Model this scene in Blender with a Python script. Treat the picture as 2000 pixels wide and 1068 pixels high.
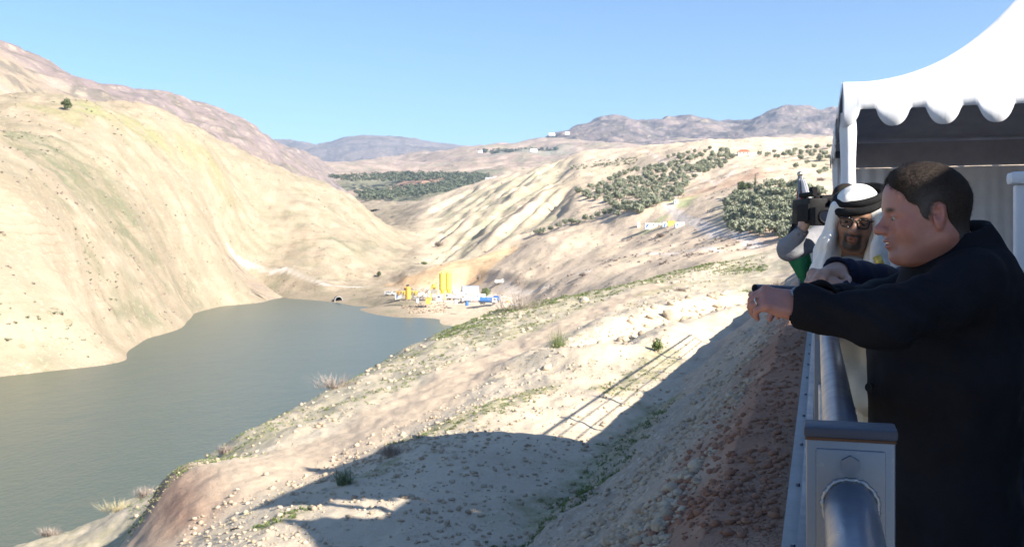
import bpy, bmesh, math, random
import numpy as np
from mathutils import Vector, Matrix

# ------------------------------------------------------------------ camera, light, exposure
F, CX, CY = 1944.0, 1000.0, 483.0          # photograph's focal length and horizon, in its pixels
scene = bpy.context.scene
for o in list(bpy.data.objects): bpy.data.objects.remove(o)
col = scene.collection
cam_d = bpy.data.cameras.new('camera'); cam = bpy.data.objects.new('camera', cam_d); col.objects.link(cam)
cam.location = (0, 0, 0); cam.rotation_euler = (math.radians(90), 0, 0)
cam_d.sensor_width = 36; cam_d.lens = 35; cam_d.shift_y = (CY - 534) / 2000.0
cam_d.clip_start = 0.05; cam_d.clip_end = 60000
cam_d.dof.use_dof = True; cam_d.dof.focus_distance = 2.5; cam_d.dof.aperture_fstop = 14
scene.camera = cam
SUN = Vector((1.28, -1.08, 1.0)).normalized()
w = bpy.data.worlds.new('World'); scene.world = w; w.use_nodes = True
nt = w.node_tree; bg = nt.nodes['Background']
sky = nt.nodes.new('ShaderNodeTexSky'); sky.sky_type = 'NISHITA'; sky.sun_disc = False
sky.sun_elevation = math.asin(SUN.z); sky.sun_rotation = math.atan2(SUN.x, SUN.y)
sky.altitude = 300; sky.air_density = 1.0; sky.dust_density = 0.3; sky.ozone_density = 5.5
nt.links.new(sky.outputs[0], bg.inputs[0]); bg.inputs[1].default_value = 0.070
sd = bpy.data.lights.new('sun', 'SUN'); sd.energy = 5.0; sd.angle = math.radians(0.5); sd.color = (1.0, 0.93, 0.82)
so = bpy.data.objects.new('sun', sd); col.objects.link(so)
so.rotation_euler = SUN.to_track_quat('Z', 'Y').to_euler()
vs = scene.view_settings
vs.view_transform = 'Standard'; vs.look = 'None'; vs.exposure = 1.45; vs.gamma = 1.0
scene.cycles.volume_bounces = 1; scene.cycles.max_bounces = 8
scene.cycles.volume_step_rate = 4.0

# ------------------------------------------------------------------ small helpers
rng = random.Random(11); R = np.random.default_rng(5)
def P(px, py, y): return Vector(((px - CX) / F * y, y, -(py - CY) / F * y))
def H(px, py, h):                                   # a ground point h metres below the eye
    y = h * F / (py - CY); return ((px - CX) / F * y, y, -h)
def sstep(a, b, x):
    t = np.clip((x - a) / (b - a), 0, 1); return t * t * (3 - 2 * t)
def tag(o, label=None, cat=None, group=None, kind=None):
    if label: o['label'] = label
    if cat: o['category'] = cat
    if group: o['group'] = group
    if kind: o['kind'] = kind
    return o
def empty(name, loc=(0, 0, 0), rz=0.0):
    o = bpy.data.objects.new(name, None); col.objects.link(o); o.location = loc; o.rotation_euler = (0, 0, rz)
    o.empty_display_size = 0.1; return o
def link_mesh(name, me, m=None, parent=None, smooth=True):
    if m is not None:
        me.materials.clear()
        for k in (m if isinstance(m, (list, tuple)) else [m]): me.materials.append(k)
    o = bpy.data.objects.new(name, me); col.objects.link(o)
    if parent is not None: o.parent = parent
    if smooth: me.polygons.foreach_set('use_smooth', np.ones(len(me.polygons), bool))
    return o
def np_mesh(name, V, faces):
    """V (n,3); faces (m,3) or (m,4) int array"""
    V = np.asarray(V, np.float32); faces = np.asarray(faces, np.int32)
    me = bpy.data.meshes.new(name); k = faces.shape[1]
    me.vertices.add(len(V)); me.vertices.foreach_set('co', V.ravel())
    me.loops.add(faces.size); me.loops.foreach_set('vertex_index', faces.ravel())
    me.polygons.add(len(faces)); me.polygons.foreach_set('loop_start', np.arange(0, faces.size, k, dtype=np.int32))
    me.update(calc_edges=True); return me
def set_attr(me, name, C):
    C = np.asarray(C, np.float32)
    if C.shape[1] == 3: C = np.hstack([C, np.ones((len(C), 1), np.float32)])
    a = me.attributes.new(name, 'FLOAT_COLOR', 'POINT'); a.data.foreach_set('color', C.ravel())
# --- vectorised gradient noise
_perm = np.random.default_rng(3).permutation(4096).astype(np.int64)
def _hash(ix, iy, iz): return _perm[(_perm[(_perm[ix & 4095] + iy) & 4095] + iz) & 4095]
def noise2(x, y, sd):
    x = np.asarray(x, np.float32); y = np.asarray(y, np.float32); xi = np.floor(x).astype(np.int32); yi = np.floor(y).astype(np.int32); xf, yf = x - xi, y - yi
    u, v = [t * t * t * (t * (t * 6 - 15) + 10) for t in (xf, yf)]
    def g(dx, dy):
        h = _perm[(_perm[(xi + dx + sd) & 4095] + yi + dy) & 4095] & 255; return _GC[h] * (xf - dx) + _GS[h] * (yf - dy)
    a, b, c, d = g(0, 0), g(1, 0), g(0, 1), g(1, 1); a = a + (b - a) * u; c = c + (d - c) * u; return 1.4 * (a + (c - a) * v)
_GC = np.cos(np.arange(256) * 2 * np.pi / 256).astype(np.float32); _GS = np.sin(np.arange(256) * 2 * np.pi / 256).astype(np.float32)
def noise3(x, y, z):
    if np.ndim(z) == 0: return noise2(x, y, int(round(float(z) * 131)))
    x = np.asarray(x, np.float64); y = np.asarray(y, np.float64); z = np.asarray(z, np.float64) + 0 * x
    xi, yi, zi = np.floor(x).astype(np.int64), np.floor(y).astype(np.int64), np.floor(z).astype(np.int64)
    xf, yf, zf = x - xi, y - yi, z - zi
    u, v, q = [t * t * t * (t * (t * 6 - 15) + 10) for t in (xf, yf, zf)]
    def g(dx, dy, dz):
        h = _hash(xi + dx, yi + dy, zi + dz); a = h * (2 * np.pi / 512.0); b = ((h >> 5) % 64) / 32.0 - 1
        r = np.sqrt(np.maximum(0, 1 - b * b))
        return np.cos(a) * r * (xf - dx) + np.sin(a) * r * (yf - dy) + b * (zf - dz)
    l = lambda a, b, t: a + (b - a) * t
    return 1.6 * l(l(l(g(0,0,0), g(1,0,0), u), l(g(0,1,0), g(1,1,0), u), v), l(l(g(0,0,1), g(1,0,1), u), l(g(0,1,1), g(1,1,1), u), v), q)
def fbm(x, y, z=0.0, octv=4, gain=.5, lac=2.03):
    s, a = 0, 1.0
    for k in range(octv):
        s = s + a * noise3(x * lac ** k + 17.3 * k, y * lac ** k - 9.1 * k, np.asarray(z) * lac ** k + 3.7 * k); a *= gain
    return s
def ridged(x, y, z=0.0, octv=3): 
    s, a = 0, 1.0
    for k in range(octv): s = s + a * (1 - 2 * np.abs(noise3(x * 2 ** k + 5.1 * k, y * 2 ** k, z + 1.7 * k))); a *= .5
    return s
# --- thin-plate spline through scattered points
class TPS:
    def __init__(s, A, v, lam=1e-3):
        A = np.asarray(A, float); n = len(A); d = A[:, None] - A[None]; r2 = (d ** 2).sum(-1)
        K = np.where(r2 > 1e-12, r2 * np.log(np.maximum(r2, 1e-12)), 0) + lam * np.eye(n)
        Q = np.hstack([np.ones((n, 1)), A]); M = np.block([[K, Q], [Q.T, np.zeros((3, 3))]])
        s.c = np.linalg.solve(M, np.concatenate([v, np.zeros(3)])); s.A = A
    def __call__(s, a, b):
        sh = np.shape(a); a = np.ravel(a); b = np.ravel(b); out = np.zeros(len(a)); n = len(s.A)
        for i in range(0, len(a), 20000):
            aa, bb = a[i:i+20000], b[i:i+20000]
            r2 = (aa[:, None] - s.A[None, :, 0]) ** 2 + (bb[:, None] - s.A[None, :, 1]) ** 2
            out[i:i+20000] = (np.where(r2 > 1e-12, r2 * np.log(np.maximum(r2, 1e-12)), 0) @ s.c[:n]) + s.c[n] + s.c[n+1] * aa + s.c[n+2] * bb
        return out.reshape(sh)
def poly_dist(x, y, pts):
    """distance in plan from (x,y) to a polyline of world points"""
    d = np.full(np.shape(x), 1e9)
    for (a, b) in zip(pts[:-1], pts[1:]):
        ax, ay, bx, by = a[0], a[1], b[0], b[1]; L2 = (bx-ax)**2 + (by-ay)**2 + 1e-9
        t = np.clip(((x-ax)*(bx-ax) + (y-ay)*(by-ay)) / L2, 0, 1)
        d = np.minimum(d, np.hypot(x - ax - t*(bx-ax), y - ay - t*(by-ay)))
    return d
def in_poly(x, y, pts, soft):
    """1 inside a plan polygon, falling to 0 over `soft` metres outside"""
    ins = np.zeros(np.shape(x), bool); n = len(pts)
    for i in range(n):
        ax, ay, bx, by = pts[i][0], pts[i][1], pts[(i+1) % n][0], pts[(i+1) % n][1]
        c = ((ay > y) != (by > y)) & (x < (bx-ax) * (y-ay) / (by-ay + 1e-12) + ax); ins ^= c
    d = poly_dist(x, y, list(pts) + [pts[0]]); return np.where(ins, 1.0, np.clip(1 - d / soft, 0, 1))
def grid_faces(n, m):
    i = np.arange(n * m).reshape(n, m); return np.stack([i[:-1,:-1], i[1:,:-1], i[1:,1:], i[:-1,1:]], -1).reshape(-1, 4)

# ------------------------------------------------------------------ materials
class NT:
    def __init__(s, name, rough=.8, spec=.3):
        s.m = bpy.data.materials.new(name); s.m.use_nodes = True; s.t = s.m.node_tree; s.b = s.t.nodes['Principled BSDF']
        s.b.inputs['Roughness'].default_value = rough; s.b.inputs['Specular IOR Level'].default_value = spec
        s.co = None
    def n(s, typ, **kw):
        x = s.t.nodes.new(typ)
        for k, v in kw.items():
            if hasattr(x, k): setattr(x, k, v)
            else: x.inputs[k.replace('_', ' ')].default_value = v
        return x
    def l(s, a, b): s.t.links.new(a, b)
    def coord(s, kind='Object'):
        if s.co is None: s.co = s.n('ShaderNodeTexCoord')
        return s.co.outputs[kind]
    def noise(s, scale, detail=4, rough=.6, src=None, dist=0.0):
        x = s.n('ShaderNodeTexNoise'); x.inputs['Scale'].default_value = scale; x.inputs['Detail'].default_value = detail
        x.inputs['Roughness'].default_value = rough; x.inputs['Distortion'].default_value = dist
        s.l(src or s.coord(), x.inputs['Vector']); return x.outputs[0]
    def vor(s, scale, feature='F1', src=None, rnd=1.0):
        x = s.n('ShaderNodeTexVoronoi', feature=feature); x.inputs['Scale'].default_value = scale
        x.inputs['Randomness'].default_value = rnd; s.l(src or s.coord(), x.inputs['Vector']); return x
    def ramp(s, fac, *stops):
        x = s.n('ShaderNodeValToRGB'); s.l(fac, x.inputs[0]); e = x.color_ramp.elements
        while len(e) < len(stops): e.new(.5)
        for k, (p, c) in enumerate(stops):
            e[k].position = p; e[k].color = (c, c, c, 1) if isinstance(c, (int, float)) else (*c, 1)
        return x.outputs[0]
    def mix(s, f, a, b, mode='MIX'):
        x = s.n('ShaderNodeMix', data_type='RGBA', blend_type=mode)
        for k, v in ((0, f), (6, a), (7, b)):
            if isinstance(v, (int, float)): x.inputs[k].default_value = v if k == 0 else (v, v, v, 1)
            elif isinstance(v, tuple): x.inputs[k].default_value = (*v, 1)
            else: s.l(v, x.inputs[k])
        return x.outputs[2]
    def math(s, op, a, b=0.0):
        x = s.n('ShaderNodeMath', operation=op)
        for k, v in ((0, a), (1, b)):
            if isinstance(v, (int, float)): x.inputs[k].default_value = v
            else: s.l(v, x.inputs[k])
        return x.outputs[0]
    def attr(s, name, ch='Color'): return s.n('ShaderNodeAttribute', attribute_name=name).outputs[ch]
    def sep(s, c):
        x = s.n('ShaderNodeSeparateColor'); s.l(c, x.inputs[0]); return x.outputs
    def bump(s, h, strength=.4, dist=.02, prev=None):
        x = s.n('ShaderNodeBump'); x.inputs['Strength'].default_value = strength; x.inputs['Distance'].default_value = dist
        s.l(h, x.inputs['Height'])
        if prev is not None: s.l(prev, x.inputs['Normal'])
        s.l(x.outputs[0], s.b.inputs['Normal']); return x.outputs[0]
    def base(s, c):
        if isinstance(c, tuple): s.b.inputs['Base Color'].default_value = (*c, 1)
        else: s.l(c, s.b.inputs['Base Color'])
        return s
def mat(name, c, rough=.7, metal=0.0, var=.12, scale=6.0, bump=0.0, bscale=60, bdist=.002, spec=.4, sss=0.0, coat=0.0):
    """plain coloured material with uneven tone and relief"""
    k = NT(name, rough, spec); k.b.inputs['Metallic'].default_value = metal
    d = tuple(v * (1 - var) for v in c); l = tuple(min(1, v * (1 + var)) for v in c)
    n = k.noise(scale, 5, .65); k.base(k.ramp(n, (.3, d), (.7, l)))
    r = k.ramp(k.noise(scale * 2.7, 4, .6), (.3, max(0, rough - .08)), (.7, min(1, rough + .08))); k.l(r, k.b.inputs['Roughness'])
    if bump: k.bump(k.noise(bscale, 4, .6), bump, bdist)
    if coat: k.b.inputs['Coat Weight'].default_value = coat
    if sss: k.b.inputs['Subsurface Weight'].default_value = sss; k.b.inputs['Subsurface Radius'].default_value = (.012, .005, .003); k.b.inputs['Subsurface Scale'].default_value = 1.0
    return k.m
# ------------------------------------------------------------------ terrain
def fence_x(y): return 0.046 + 0.307 * y          # plan line of the railing
KH = 0.9
near_pts = [H(a, b, c * KH) for a, b, c in [
 (1100,1000,5.15),(1200,890,5.15),(1300,770,5.1),(1400,665,5.0),(1480,600,4.6),
 (930,838,4.85),(785,940,4.85),(690,1060,4.9),(1050,790,4.75),(1240,692,4.65),(1330,650,4.55),
 (480,1068,5.0),(672,945,4.95),(800,880,4.95),(940,800,4.9),(1090,690,4.9),(1200,635,4.7),(1310,595,4.4),
 (400,1068,5.8),(620,930,5.8),(860,800,5.8),(1050,690,5.75),(1180,620,5.4),
 (330,1040,6.3),(560,890,6.2),(800,770,6.2),(1000,670,6.1),(1150,600,5.6),(1260,558,4.6),
 (420,910,7.0),(600,810,7.2),(760,720,7.5),(950,640,7.2),(1100,590,6.4),(1330,545,4.4),(1420,525,3.3),(1500,508,2.0),
 (300,968,7.3),(500,842,7.9),(690,742,8.3),(860,652,8.5),(1000,604,8.0),(1150,578,6.8),(1300,537,4.3),(1400,515,2.6),(1490,494,1.0),
 (265,1068,9.0),(120,1050,11.4),(30,1066,11.9),(200,1010,11.4),(275,975,11.0)]]
sil = [H(a, b, c * KH) for a, b, c in [(500,842,7.9),(690,742,8.3),(860,652,8.5),(1000,604,8.0),(1150,578,6.8),(1300,537,4.3),(1400,515,2.6),(1490,494,1.0),(120,1050,11.4),(275,975,11.0)]]
for (x, y, z) in sil:
    k = y / 60
    near_pts += [(x - 7 - 5*k, y + 3 + 5*k, z - 5 - 3*k), (x - 22 - 8*k, y + 8 + 10*k, z - 16 - 3*k), (x - 48 - 14*k, y + 16 + 18*k, -37)]
near_pts += [(25, 60, -2.0), (60, 120, 1.5), (75, 200, 3), (100, 300, -8), (12, 10, -3.5), (3, 4, -4.5), (-6, 6, -5), (-20, 12, -11), (-40, 10, -24), (40, 30, -1.8), (-4, 2.5, -5.2)]
near_pts = np.array(near_pts)
_tps = TPS(np.stack([near_pts[:,0] / near_pts[:,1] * 9, np.log(near_pts[:,1]) * 4], 1), near_pts[:,2], 2e-3)
def near_base(x, y): return _tps(x / y * 9, np.log(y) * 4)
def near_z(x, y, detail=True):
    x = np.asarray(x, float); y = np.asarray(y, float); o = x - fence_x(y)
    zb = near_base(x, y)
    top = -1.47 - .08 * sstep(.2, .8, -o) + .05 * fbm(x*.9, y*.9, 3, 3) * sstep(.25, .8, -o)
    fill = top - np.maximum(0, -o - .62 - .18 * noise3(x*.3, y*.3, 9.)) * .745
    k = .35; h = np.clip(.5 + .5 * (fill - zb) / k, 0, 1); z = zb + (fill - zb) * h + k * h * (1 - h)
    z = np.where(o > -.15, -1.6, z)
    if detail:
        amp = sstep(.3, 1.3, -o); s = sstep(6, 40, y)
        z = z + amp * ((.05 + .13 * s) * fbm(x*.45, y*.3, 1.0, 4) + .035 * fbm(x*2.2, y*2.2, 4.0, 3))
        onfill = h * sstep(1.2, 2.2, -o)
        z = z + onfill * (-.16 * np.maximum(0, ridged(y*.33 + x*.1, o*.1, 2.0, 3)) + .08 * fbm(x*1.1, y*1.1, 7, 3))
        lower = sstep(-18, -24, o); z = z + lower * .10 * fbm(x*.16, y*.16, 8, 4) * np.minimum(3, y / 30)
        # dug gully and stony bank across the slope, right of the track
        g = poly_dist(x, y, GULLY); z = z - .55 * np.exp(-(g / 1.3) ** 2) + .35 * np.exp(-((g - 2.6) / 1.3) ** 2)
    return z
GULLY = [H(1150,690,4.4), H(1215,650,4.2), H(1290,620,4.0), H(1380,590,3.7), H(1460,565,3.2)]
TRACK = [H(300,1068,5.9), H(470,960,5.5), H(640,880,5.4), H(850,770,5.4), H(1010,680,5.35), H(1130,622,5.1), H(1210,585,4.6), H(1290,556,4.0)]
npx, nly = 520, 480
gx, gl = np.meshgrid(np.linspace(-150, 1720, npx), np.linspace(math.log(3.2), math.log(330), nly), indexing='ij')
ny = np.exp(gl); nx = (gx - CX) / F * ny; nz = near_z(nx, ny)
V = np.stack([nx, ny, nz], -1).reshape(-1, 3)
me = np_mesh('hillside', V, grid_faces(npx, nly))
vx, vy, vz = V.T; off = vx - fence_x(vy)
dtr = poly_dist(vx, vy, TRACK)
track = 1 - sstep(1.1, 2.6, dtr + .5 * fbm(vx*.5, vy*.3, 2, 3))
red = np.clip(sstep(-1.75, -.75, off + .45 * fbm(vx*1.3, vy*.6, 5, 4)), 0, 1)
cut = in_poly(vx, vy, [H(300,962,6.6), H(330,985,6.4), H(360,1068,6.0), H(270,1068,8.2)], 1.2); red = np.maximum(red, .75 * cut)
grass = np.zeros_like(vx)
for pts, rad, s in [([H(1060,1040,4.6), H(1140,960,4.6), H(1215,880,4.6), H(1290,790,4.55)], .9, 1.0), ([H(800,830,4.5), H(940,810,4.4), H(1060,750,4.35)], .8, .9),
                    ([H(520,1000,4.5), H(600,985,4.5)], .5, 1), ([H(1190,760,4.3), H(1260,720,4.3), H(1300,690,4.2)], .9, .8), ([H(720,920,4.4), H(760,895,4.4)], .35, .8),
                    ([H(880,640,7.3), H(1100,583,5.9), H(1300,537,3.9), H(1480,497,1.1)], 4.0, 1.0), ([H(1250,570,4.0), H(1330,553,3.8), H(1400,535,3.0)], 1.6, .8)]:
    grass = np.maximum(grass, s * (1 - sstep(.25, 1.0, poly_dist(vx, vy, pts) / rad + .55 * fbm(vx*.9, vy*.6, 6, 3))))
lowerg = sstep(-15.5, -19, off) * np.clip(.42 + .55 * fbm(vx*.12, vy*.08, 11, 4), 0, 1); grass = np.maximum(grass, .95 * lowerg * (1 - track))
upper = sstep(60, 110, vy) * sstep(-16, -10, off); grass = np.maximum(grass, upper * np.clip(.3 + .6 * fbm(vx*.15, vy*.1, 13, 4), 0, .8))
gravel = sstep(-2.2, -3.0, off) * (1 - sstep(-4.6, -5.2, off)) + sstep(-5.2, -6.2, off) * (1 - sstep(-10.5, -11.8, off))
set_attr(me, 'zone', np.stack([track, np.clip(grass, 0, 1), red, np.clip(gravel, 0, 1)], 1))
wet = np.clip(.35 + 1.2 * fbm(vx*.8, vy*.35, 19, 3), 0, 1) * sstep(-.62, -.45, off + .12 * fbm(vx*2, vy, 3, 3)) * (1 - sstep(-.2, -.1, off))
fillm = sstep(-.7, -1.3, off) * (1 - sstep(-4.2, -5.0, off + .3 * fbm(vx*.8, vy*.5, 17, 3)))
set_attr(me, 'mud', np.stack([wet, fillm, wet], 1))
k = NT('hillside_soil', .95, .15); zs = k.sep(k.attr('zone')); za = k.attr('zone', 'Alpha'); mz = k.sep(k.attr('mud')); mud = mz[0]
n1, n2, n3 = k.noise(.35, 6, .65), k.noise(4.5, 6, .7), k.noise(26, 4, .7)
c = k.mix(k.ramp(n1, (.35, 0), (.65, 1)), (.585, .49, .365), (.485, .40, .29))
c = k.mix(k.ramp(n2, (.4, 0), (.7, .55)), c, (.60, .51, .40))
st = k.vor(7.0); stone = k.math('LESS_THAN', st.outputs['Distance'], .33); sp = k.sep(st.outputs['Color'])
pick = k.math('MULTIPLY', stone, k.math('GREATER_THAN', sp[0], .60))
st2 = k.vor(22.0); stone2 = k.math('MULTIPLY', k.math('LESS_THAN', st2.outputs['Distance'], .36), k.math('GREATER_THAN', k.sep(st2.outputs['Color'])[1], .55))
notrack = k.math('SUBTRACT', 1.0, zs[0])
c = k.mix(k.math('MULTIPLY', mz[1], .8), c, k.mix(k.ramp(n2, (.35, 0), (.65, 1)), (.30, .235, .18), (.42, .345, .275)))
scol = k.mix(sp[1], (.62, .55, .44), (.42, .34, .25))
c = k.mix(k.math('MULTIPLY', k.math('MULTIPLY', stone2, notrack), .55), c, (.55, .48, .38))
c = k.mix(k.math('MULTIPLY', pick, k.math('MULTIPLY', notrack, .8)), c, scol)
c = k.mix(k.math('MULTIPLY', zs[0], .85), c, k.mix(k.ramp(n2, (.35, 0), (.65, 1)), (.48, .365, .26), (.56, .44, .32)))
gm = k.math('MULTIPLY', zs[1], k.ramp(k.noise(2.2, 6, .75), (.34, 0), (.56, 1)))
c = k.mix(k.math('MULTIPLY', gm, .8), c, k.mix(k.ramp(n3, (.3, 0), (.7, 1)), (.17, .185, .075), (.30, .29, .14)))
rc = k.mix(k.ramp(n2, (.3, 0), (.7, 1)), (.22, .105, .068), (.36, .195, .13))
c = k.mix(k.math('MULTIPLY', zs[2], k.ramp(n1, (.25, .75), (.7, 1))), c, rc)
cr = k.vor(24.0, 'DISTANCE_TO_EDGE'); crack = k.math('MULTIPLY', mud, k.ramp(cr.outputs['Distance'], (.0, .85), (.055, 0)))
c = k.mix(k.math('MULTIPLY', mud, .6), c, (.33, .225, .165)); c = k.mix(crack, c, (.06, .035, .025))
k.base(c)
hgt = k.math('ADD', k.math('MULTIPLY', n2, .6), k.math('ADD', k.math('MULTIPLY', k.math('MULTIPLY', pick, notrack), .5), k.math('MULTIPLY', n3, .35)))
hgt = k.math('SUBTRACT', hgt, k.math('MULTIPLY', crack, .7)); k.bump(hgt, .9, .07)
hill_near = tag(link_mesh('hillside', me, k.m), kind='structure')

# --- the valley: lake basin, left hill, gullied ridge, olive hill
LAKE = -30.0
def SH(px, y): return ((px - CX) / F * y, y, LAKE)
cp = [(0,735,231),(120,722,244),(245,703,265),(290,660,329),(365,628,402),(380,612,452),(440,597,511),(490,578,614),(560,582,589),(650,590,545),(690,600,498),(780,620,426),(870,635,384),
 # left bluff and slopes
 (-300,620,200),(-300,400,240),(-300,250,300),(-300,190,420),(0,610,246),(0,470,268),(0,345,300),(110,600,262),(110,450,300),(110,370,340),(200,640,285),(230,520,340),(210,430,380),(100,300,400),(0,262,400),(0,215,470),(100,210,500),(200,215,540),
 (300,560,375),(300,450,450),(300,350,520),(300,285,600),(300,240,660),(420,500,535),(400,400,600),(420,330,690),(420,268,800),(500,470,690),(500,390,765),(500,300,860),(590,450,735),(600,400,790),(590,338,920),
 (450,490,640),(560,525,645),(640,556,610),(650,490,700),(700,440,830),(700,385,930),(745,432,930),(750,480,790),(790,482,890),(800,520,730),(740,556,640),(680,545,650),
 (100,330,900),(-300,330,700),(300,330,1000),(420,390,1100),(590,440,1200),(690,450,1200),
 # wadi floor
 (850,508,720),(835,478,860),(815,452,1000),(790,430,1200),(760,412,1450),(720,395,1800),
 # gullied ridge
 (880,488,770),(930,492,720),(1000,462,670),(900,432,930),(960,430,820),(1000,402,880),(1050,392,820),(1090,350,960),(780,405,1500),(850,385,1400),(950,352,1330),(1050,322,1270),(1110,302,1220),(1000,360,1100),
 (900,395,1900),(1050,360,1900),(1150,345,1900),
 # works platform and its bank
 (770,580,500),(860,592,480),(960,600,455),(1010,605,430),(800,562,560),(900,565,530),(990,575,490),(720,600,500),(800,626,418),(780,545,620),(860,520,640),(920,530,590),(1000,487,650),(980,545,540),
 # olive hill
 (1080,580,400),(1100,545,430),(1200,560,330),(1150,520,480),(1100,500,540),(1060,470,590),(1250,515,400),(1250,480,480),(1300,445,520),(1200,455,560),(1400,505,300),(1480,495,310),(1480,470,350),(1400,455,430),(1310,412,560),(1160,420,660),(1250,405,580),(1130,380,780),(1200,385,720),
 (1340,380,620),(1400,390,540),(1500,440,380),(1560,460,330),(1500,385,460),(1430,370,560),(1400,330,740),(1500,335,640),(1300,335,800),(1200,340,950),(1150,325,1080),(1260,295,1080),(1350,285,1000),(1450,302,860),(1640,340,620),(1640,290,840),(1560,295,900),(1600,274,980),(1700,420,380),(1900,420,380),(1900,320,700),
 (1350,330,1500),(1600,330,1500),(1900,330,1500),(1100,345,2300),(700,380,2300),(1900,560,200),(1600,540,230)]
vp = [P(*c) for c in cp]
vp += [Vector(((px - CX) / F * y, y, z)) for px, y, z in [(300,150,-45),(700,150,-45),(1100,150,-40),(500,260,-44),(600,400,-41),(760,330,-42),(1000,250,-40),(-300,130,-42),(0,140,-45),(1300,200,-30),(1100,300,-33),(560,480,-37)]]
vp = np.array([tuple(p) for p in vp])
_vt = TPS(np.stack([(vp[:,0] / vp[:,1]) * 9, np.log(vp[:,1]) * 5], 1), vp[:,2] / vp[:,1] * 1000, 1e-3)
LROAD = [P(450,490,640), P(500,504,655), P(560,526,645), P(600,545,628), P(640,556,610), P(690,560,610), P(745,556,630)]
def valley_z(x, y, detail=True):
    x = np.asarray(x, float); y = np.asarray(y, float); z = _vt(x / y * 9, np.log(y) * 5) * y / 1000
    if detail:
        left = (1 - sstep(-.12, -.07, x / y)) ; amp = sstep(-29, -20, z) * np.clip(y / 500, .5, 1.5)
        # bedding steps and runnels on the left hill, gullies on the ridge
        gl_ = ridged((x*.75 + y*.66) / 62, (x*.66 - y*.75) / 400 + .15 * noise3(x/50, y/50, 4.), 1.0, 3)
        z = z - amp * left * 2.6 * np.maximum(0, gl_ - .25) + amp * 1.6 * fbm(x / 45, y / 45, 2, 5)
        ph_ = (z + 3 * fbm(x / 90, y / 90, 9, 2)); z = z + amp * left * (.5 * np.sin(ph_ * 2 * np.pi / 6.5) + .3 * np.sin(ph_ * 2 * np.pi / 2.6)) * np.clip(.5 + fbm(x/60, y/60, 15, 2), 0, 1.4) + amp * left * .8 * fbm(x / 9, y / 9, z / 9, 3)
        rid = sstep(-.10, -.06, x / y) * (1 - sstep(.04, .07, x / y)) * sstep(640, 760, y) * (1 - sstep(1250, 1400, y))
        gv = ridged((x * .93 - y * .36) / 52 + .2 * noise3(x/70, y/70, 2.), (x*.36 + y*.93) / 600, 5.0, 3)
        z = z - rid * 7.5 * np.maximum(0, gv + .05)
        z = z + (1 - left) * amp * .9 * fbm(x / 18, y / 18, 6, 4)
        # level bench of the works
        pl = in_poly(x, y, WORKS, 14); z = z * (1 - pl) + np.minimum(z, WZ) * pl * .0 + WZ * pl
        rd = poly_dist(x, y, LROAD); f = 1 - sstep(4, 12, rd)
        zr = _vt(x / y * 9, np.log(y) * 5) * y / 1000; z = z * (1 - f) + zr * f
    return z
WZ = -25.2
WORKS = [P(752,575,530), P(860,590,470), P(985,602,440), P(1010,590,490), P(900,565,590), P(790,558,600)]
nvx, nvy = 520, 500
gx, gl = np.meshgrid(np.linspace(-330, 2050, nvx), np.linspace(math.log(120), math.log(2500), nvy), indexing='ij')
yy = np.exp(gl); xx = (gx - CX) / F * yy; zz = valley_z(xx, yy)
V = np.stack([xx, yy, zz], -1).reshape(-1, 3); me = np_mesh('valley', V, grid_faces(nvx, nvy)); vx, vy, vz = V.T
# colour of the ground itself: bare marl, grass, tilled red field, orange spoil, pale roads
C = np.zeros((len(V), 3)) + (.47, .375, .245)
def lay(m, c): 
    global C
    m = np.clip(m, 0, 1)[:, None]; C = C * (1 - m) + np.array(c) * m
nA = fbm(vx/60, vy/60, 1, 5); nB = fbm(vx/13, vy/13, vz/13, 4); leftm = 1 - sstep(-.12, -.07, vx / vy)
lay(.5 + .8 * nA, (.425, .335, .215)); lay(.35 * (1 - leftm), (.43, .32, .21))
strat = np.sin((vz + 3 * fbm(vx/90, vy/90, 9, 2)) * 2 * np.pi / 6.5 + 1.0); lay(leftm * .35 * np.maximum(0, strat), (.37, .28, .175))
# runnels with scrub on the left hill, strips running down the slope
run = ridged((vx*.75 + vy*.66) / 62, (vx*.66 - vy*.75) / 400 + .15 * noise3(vx/50, vy/50, 4.), 1.0, 3)
def patch(poly, soft, c, s=1.0, nz=.8):
    q = np.array([p[:2] for p in poly]); lo, hi = q.min(0) - soft, q.max(0) + soft
    i = np.nonzero((vx > lo[0]) & (vx < hi[0]) & (vy > lo[1]) & (vy < hi[1]))[0]
    m = in_poly(vx[i], vy[i], poly, soft); m = (s * m * np.clip(m + nz * (nB[i] - .15), 0, 1))[:, None]; C[i] = C[i] * (1 - m) + np.array(c) * m
GR = (.17, .18, .10)
lay(leftm * sstep(.1, .7, run) * (.35 + .8 * nB), (.255, .235, .14))
patch([P(30,255,440), P(90,270,440), P(250,380,440), P(280,432,420), P(215,432,390), P(130,360,380), P(20,300,370)], 25, GR, .85)
patch([P(0,335,320), P(60,350,330), P(135,400,340), P(90,392,315), P(0,360,300)], 12, GR, .6)
patch([P(370,410,560), P(430,425,590), P(500,490,560), P(455,480,540), P(380,450,500)], 16, (.31, .26, .165), .7)
patch([P(360,540,450), P(420,552,490), P(400,560,480)], 10, GR, .7); patch([P(225,538,310), P(300,585,350), P(240,550,320)], 7, GR, .55)
patch([P(640,425,730), P(700,445,770), P(790,490,850), P(770,490,800), P(690,455,730)], 12, GR, .65)
patch([P(60,200,500), P(300,235,640), P(430,262,730), P(430,275,700), P(300,262,620), P(130,250,500)], 25, (.30, .275, .13), .8)
patch([P(150,212,540), P(300,240,640), P(280,250,620), P(140,228,520)], 15, (.28, .30, .12), .7)
rid = sstep(-.10, -.06, vx / vy) * (1 - sstep(.04, .07, vx / vy)) * sstep(640, 760, vy) * (1 - sstep(1250, 1400, vy))
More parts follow.
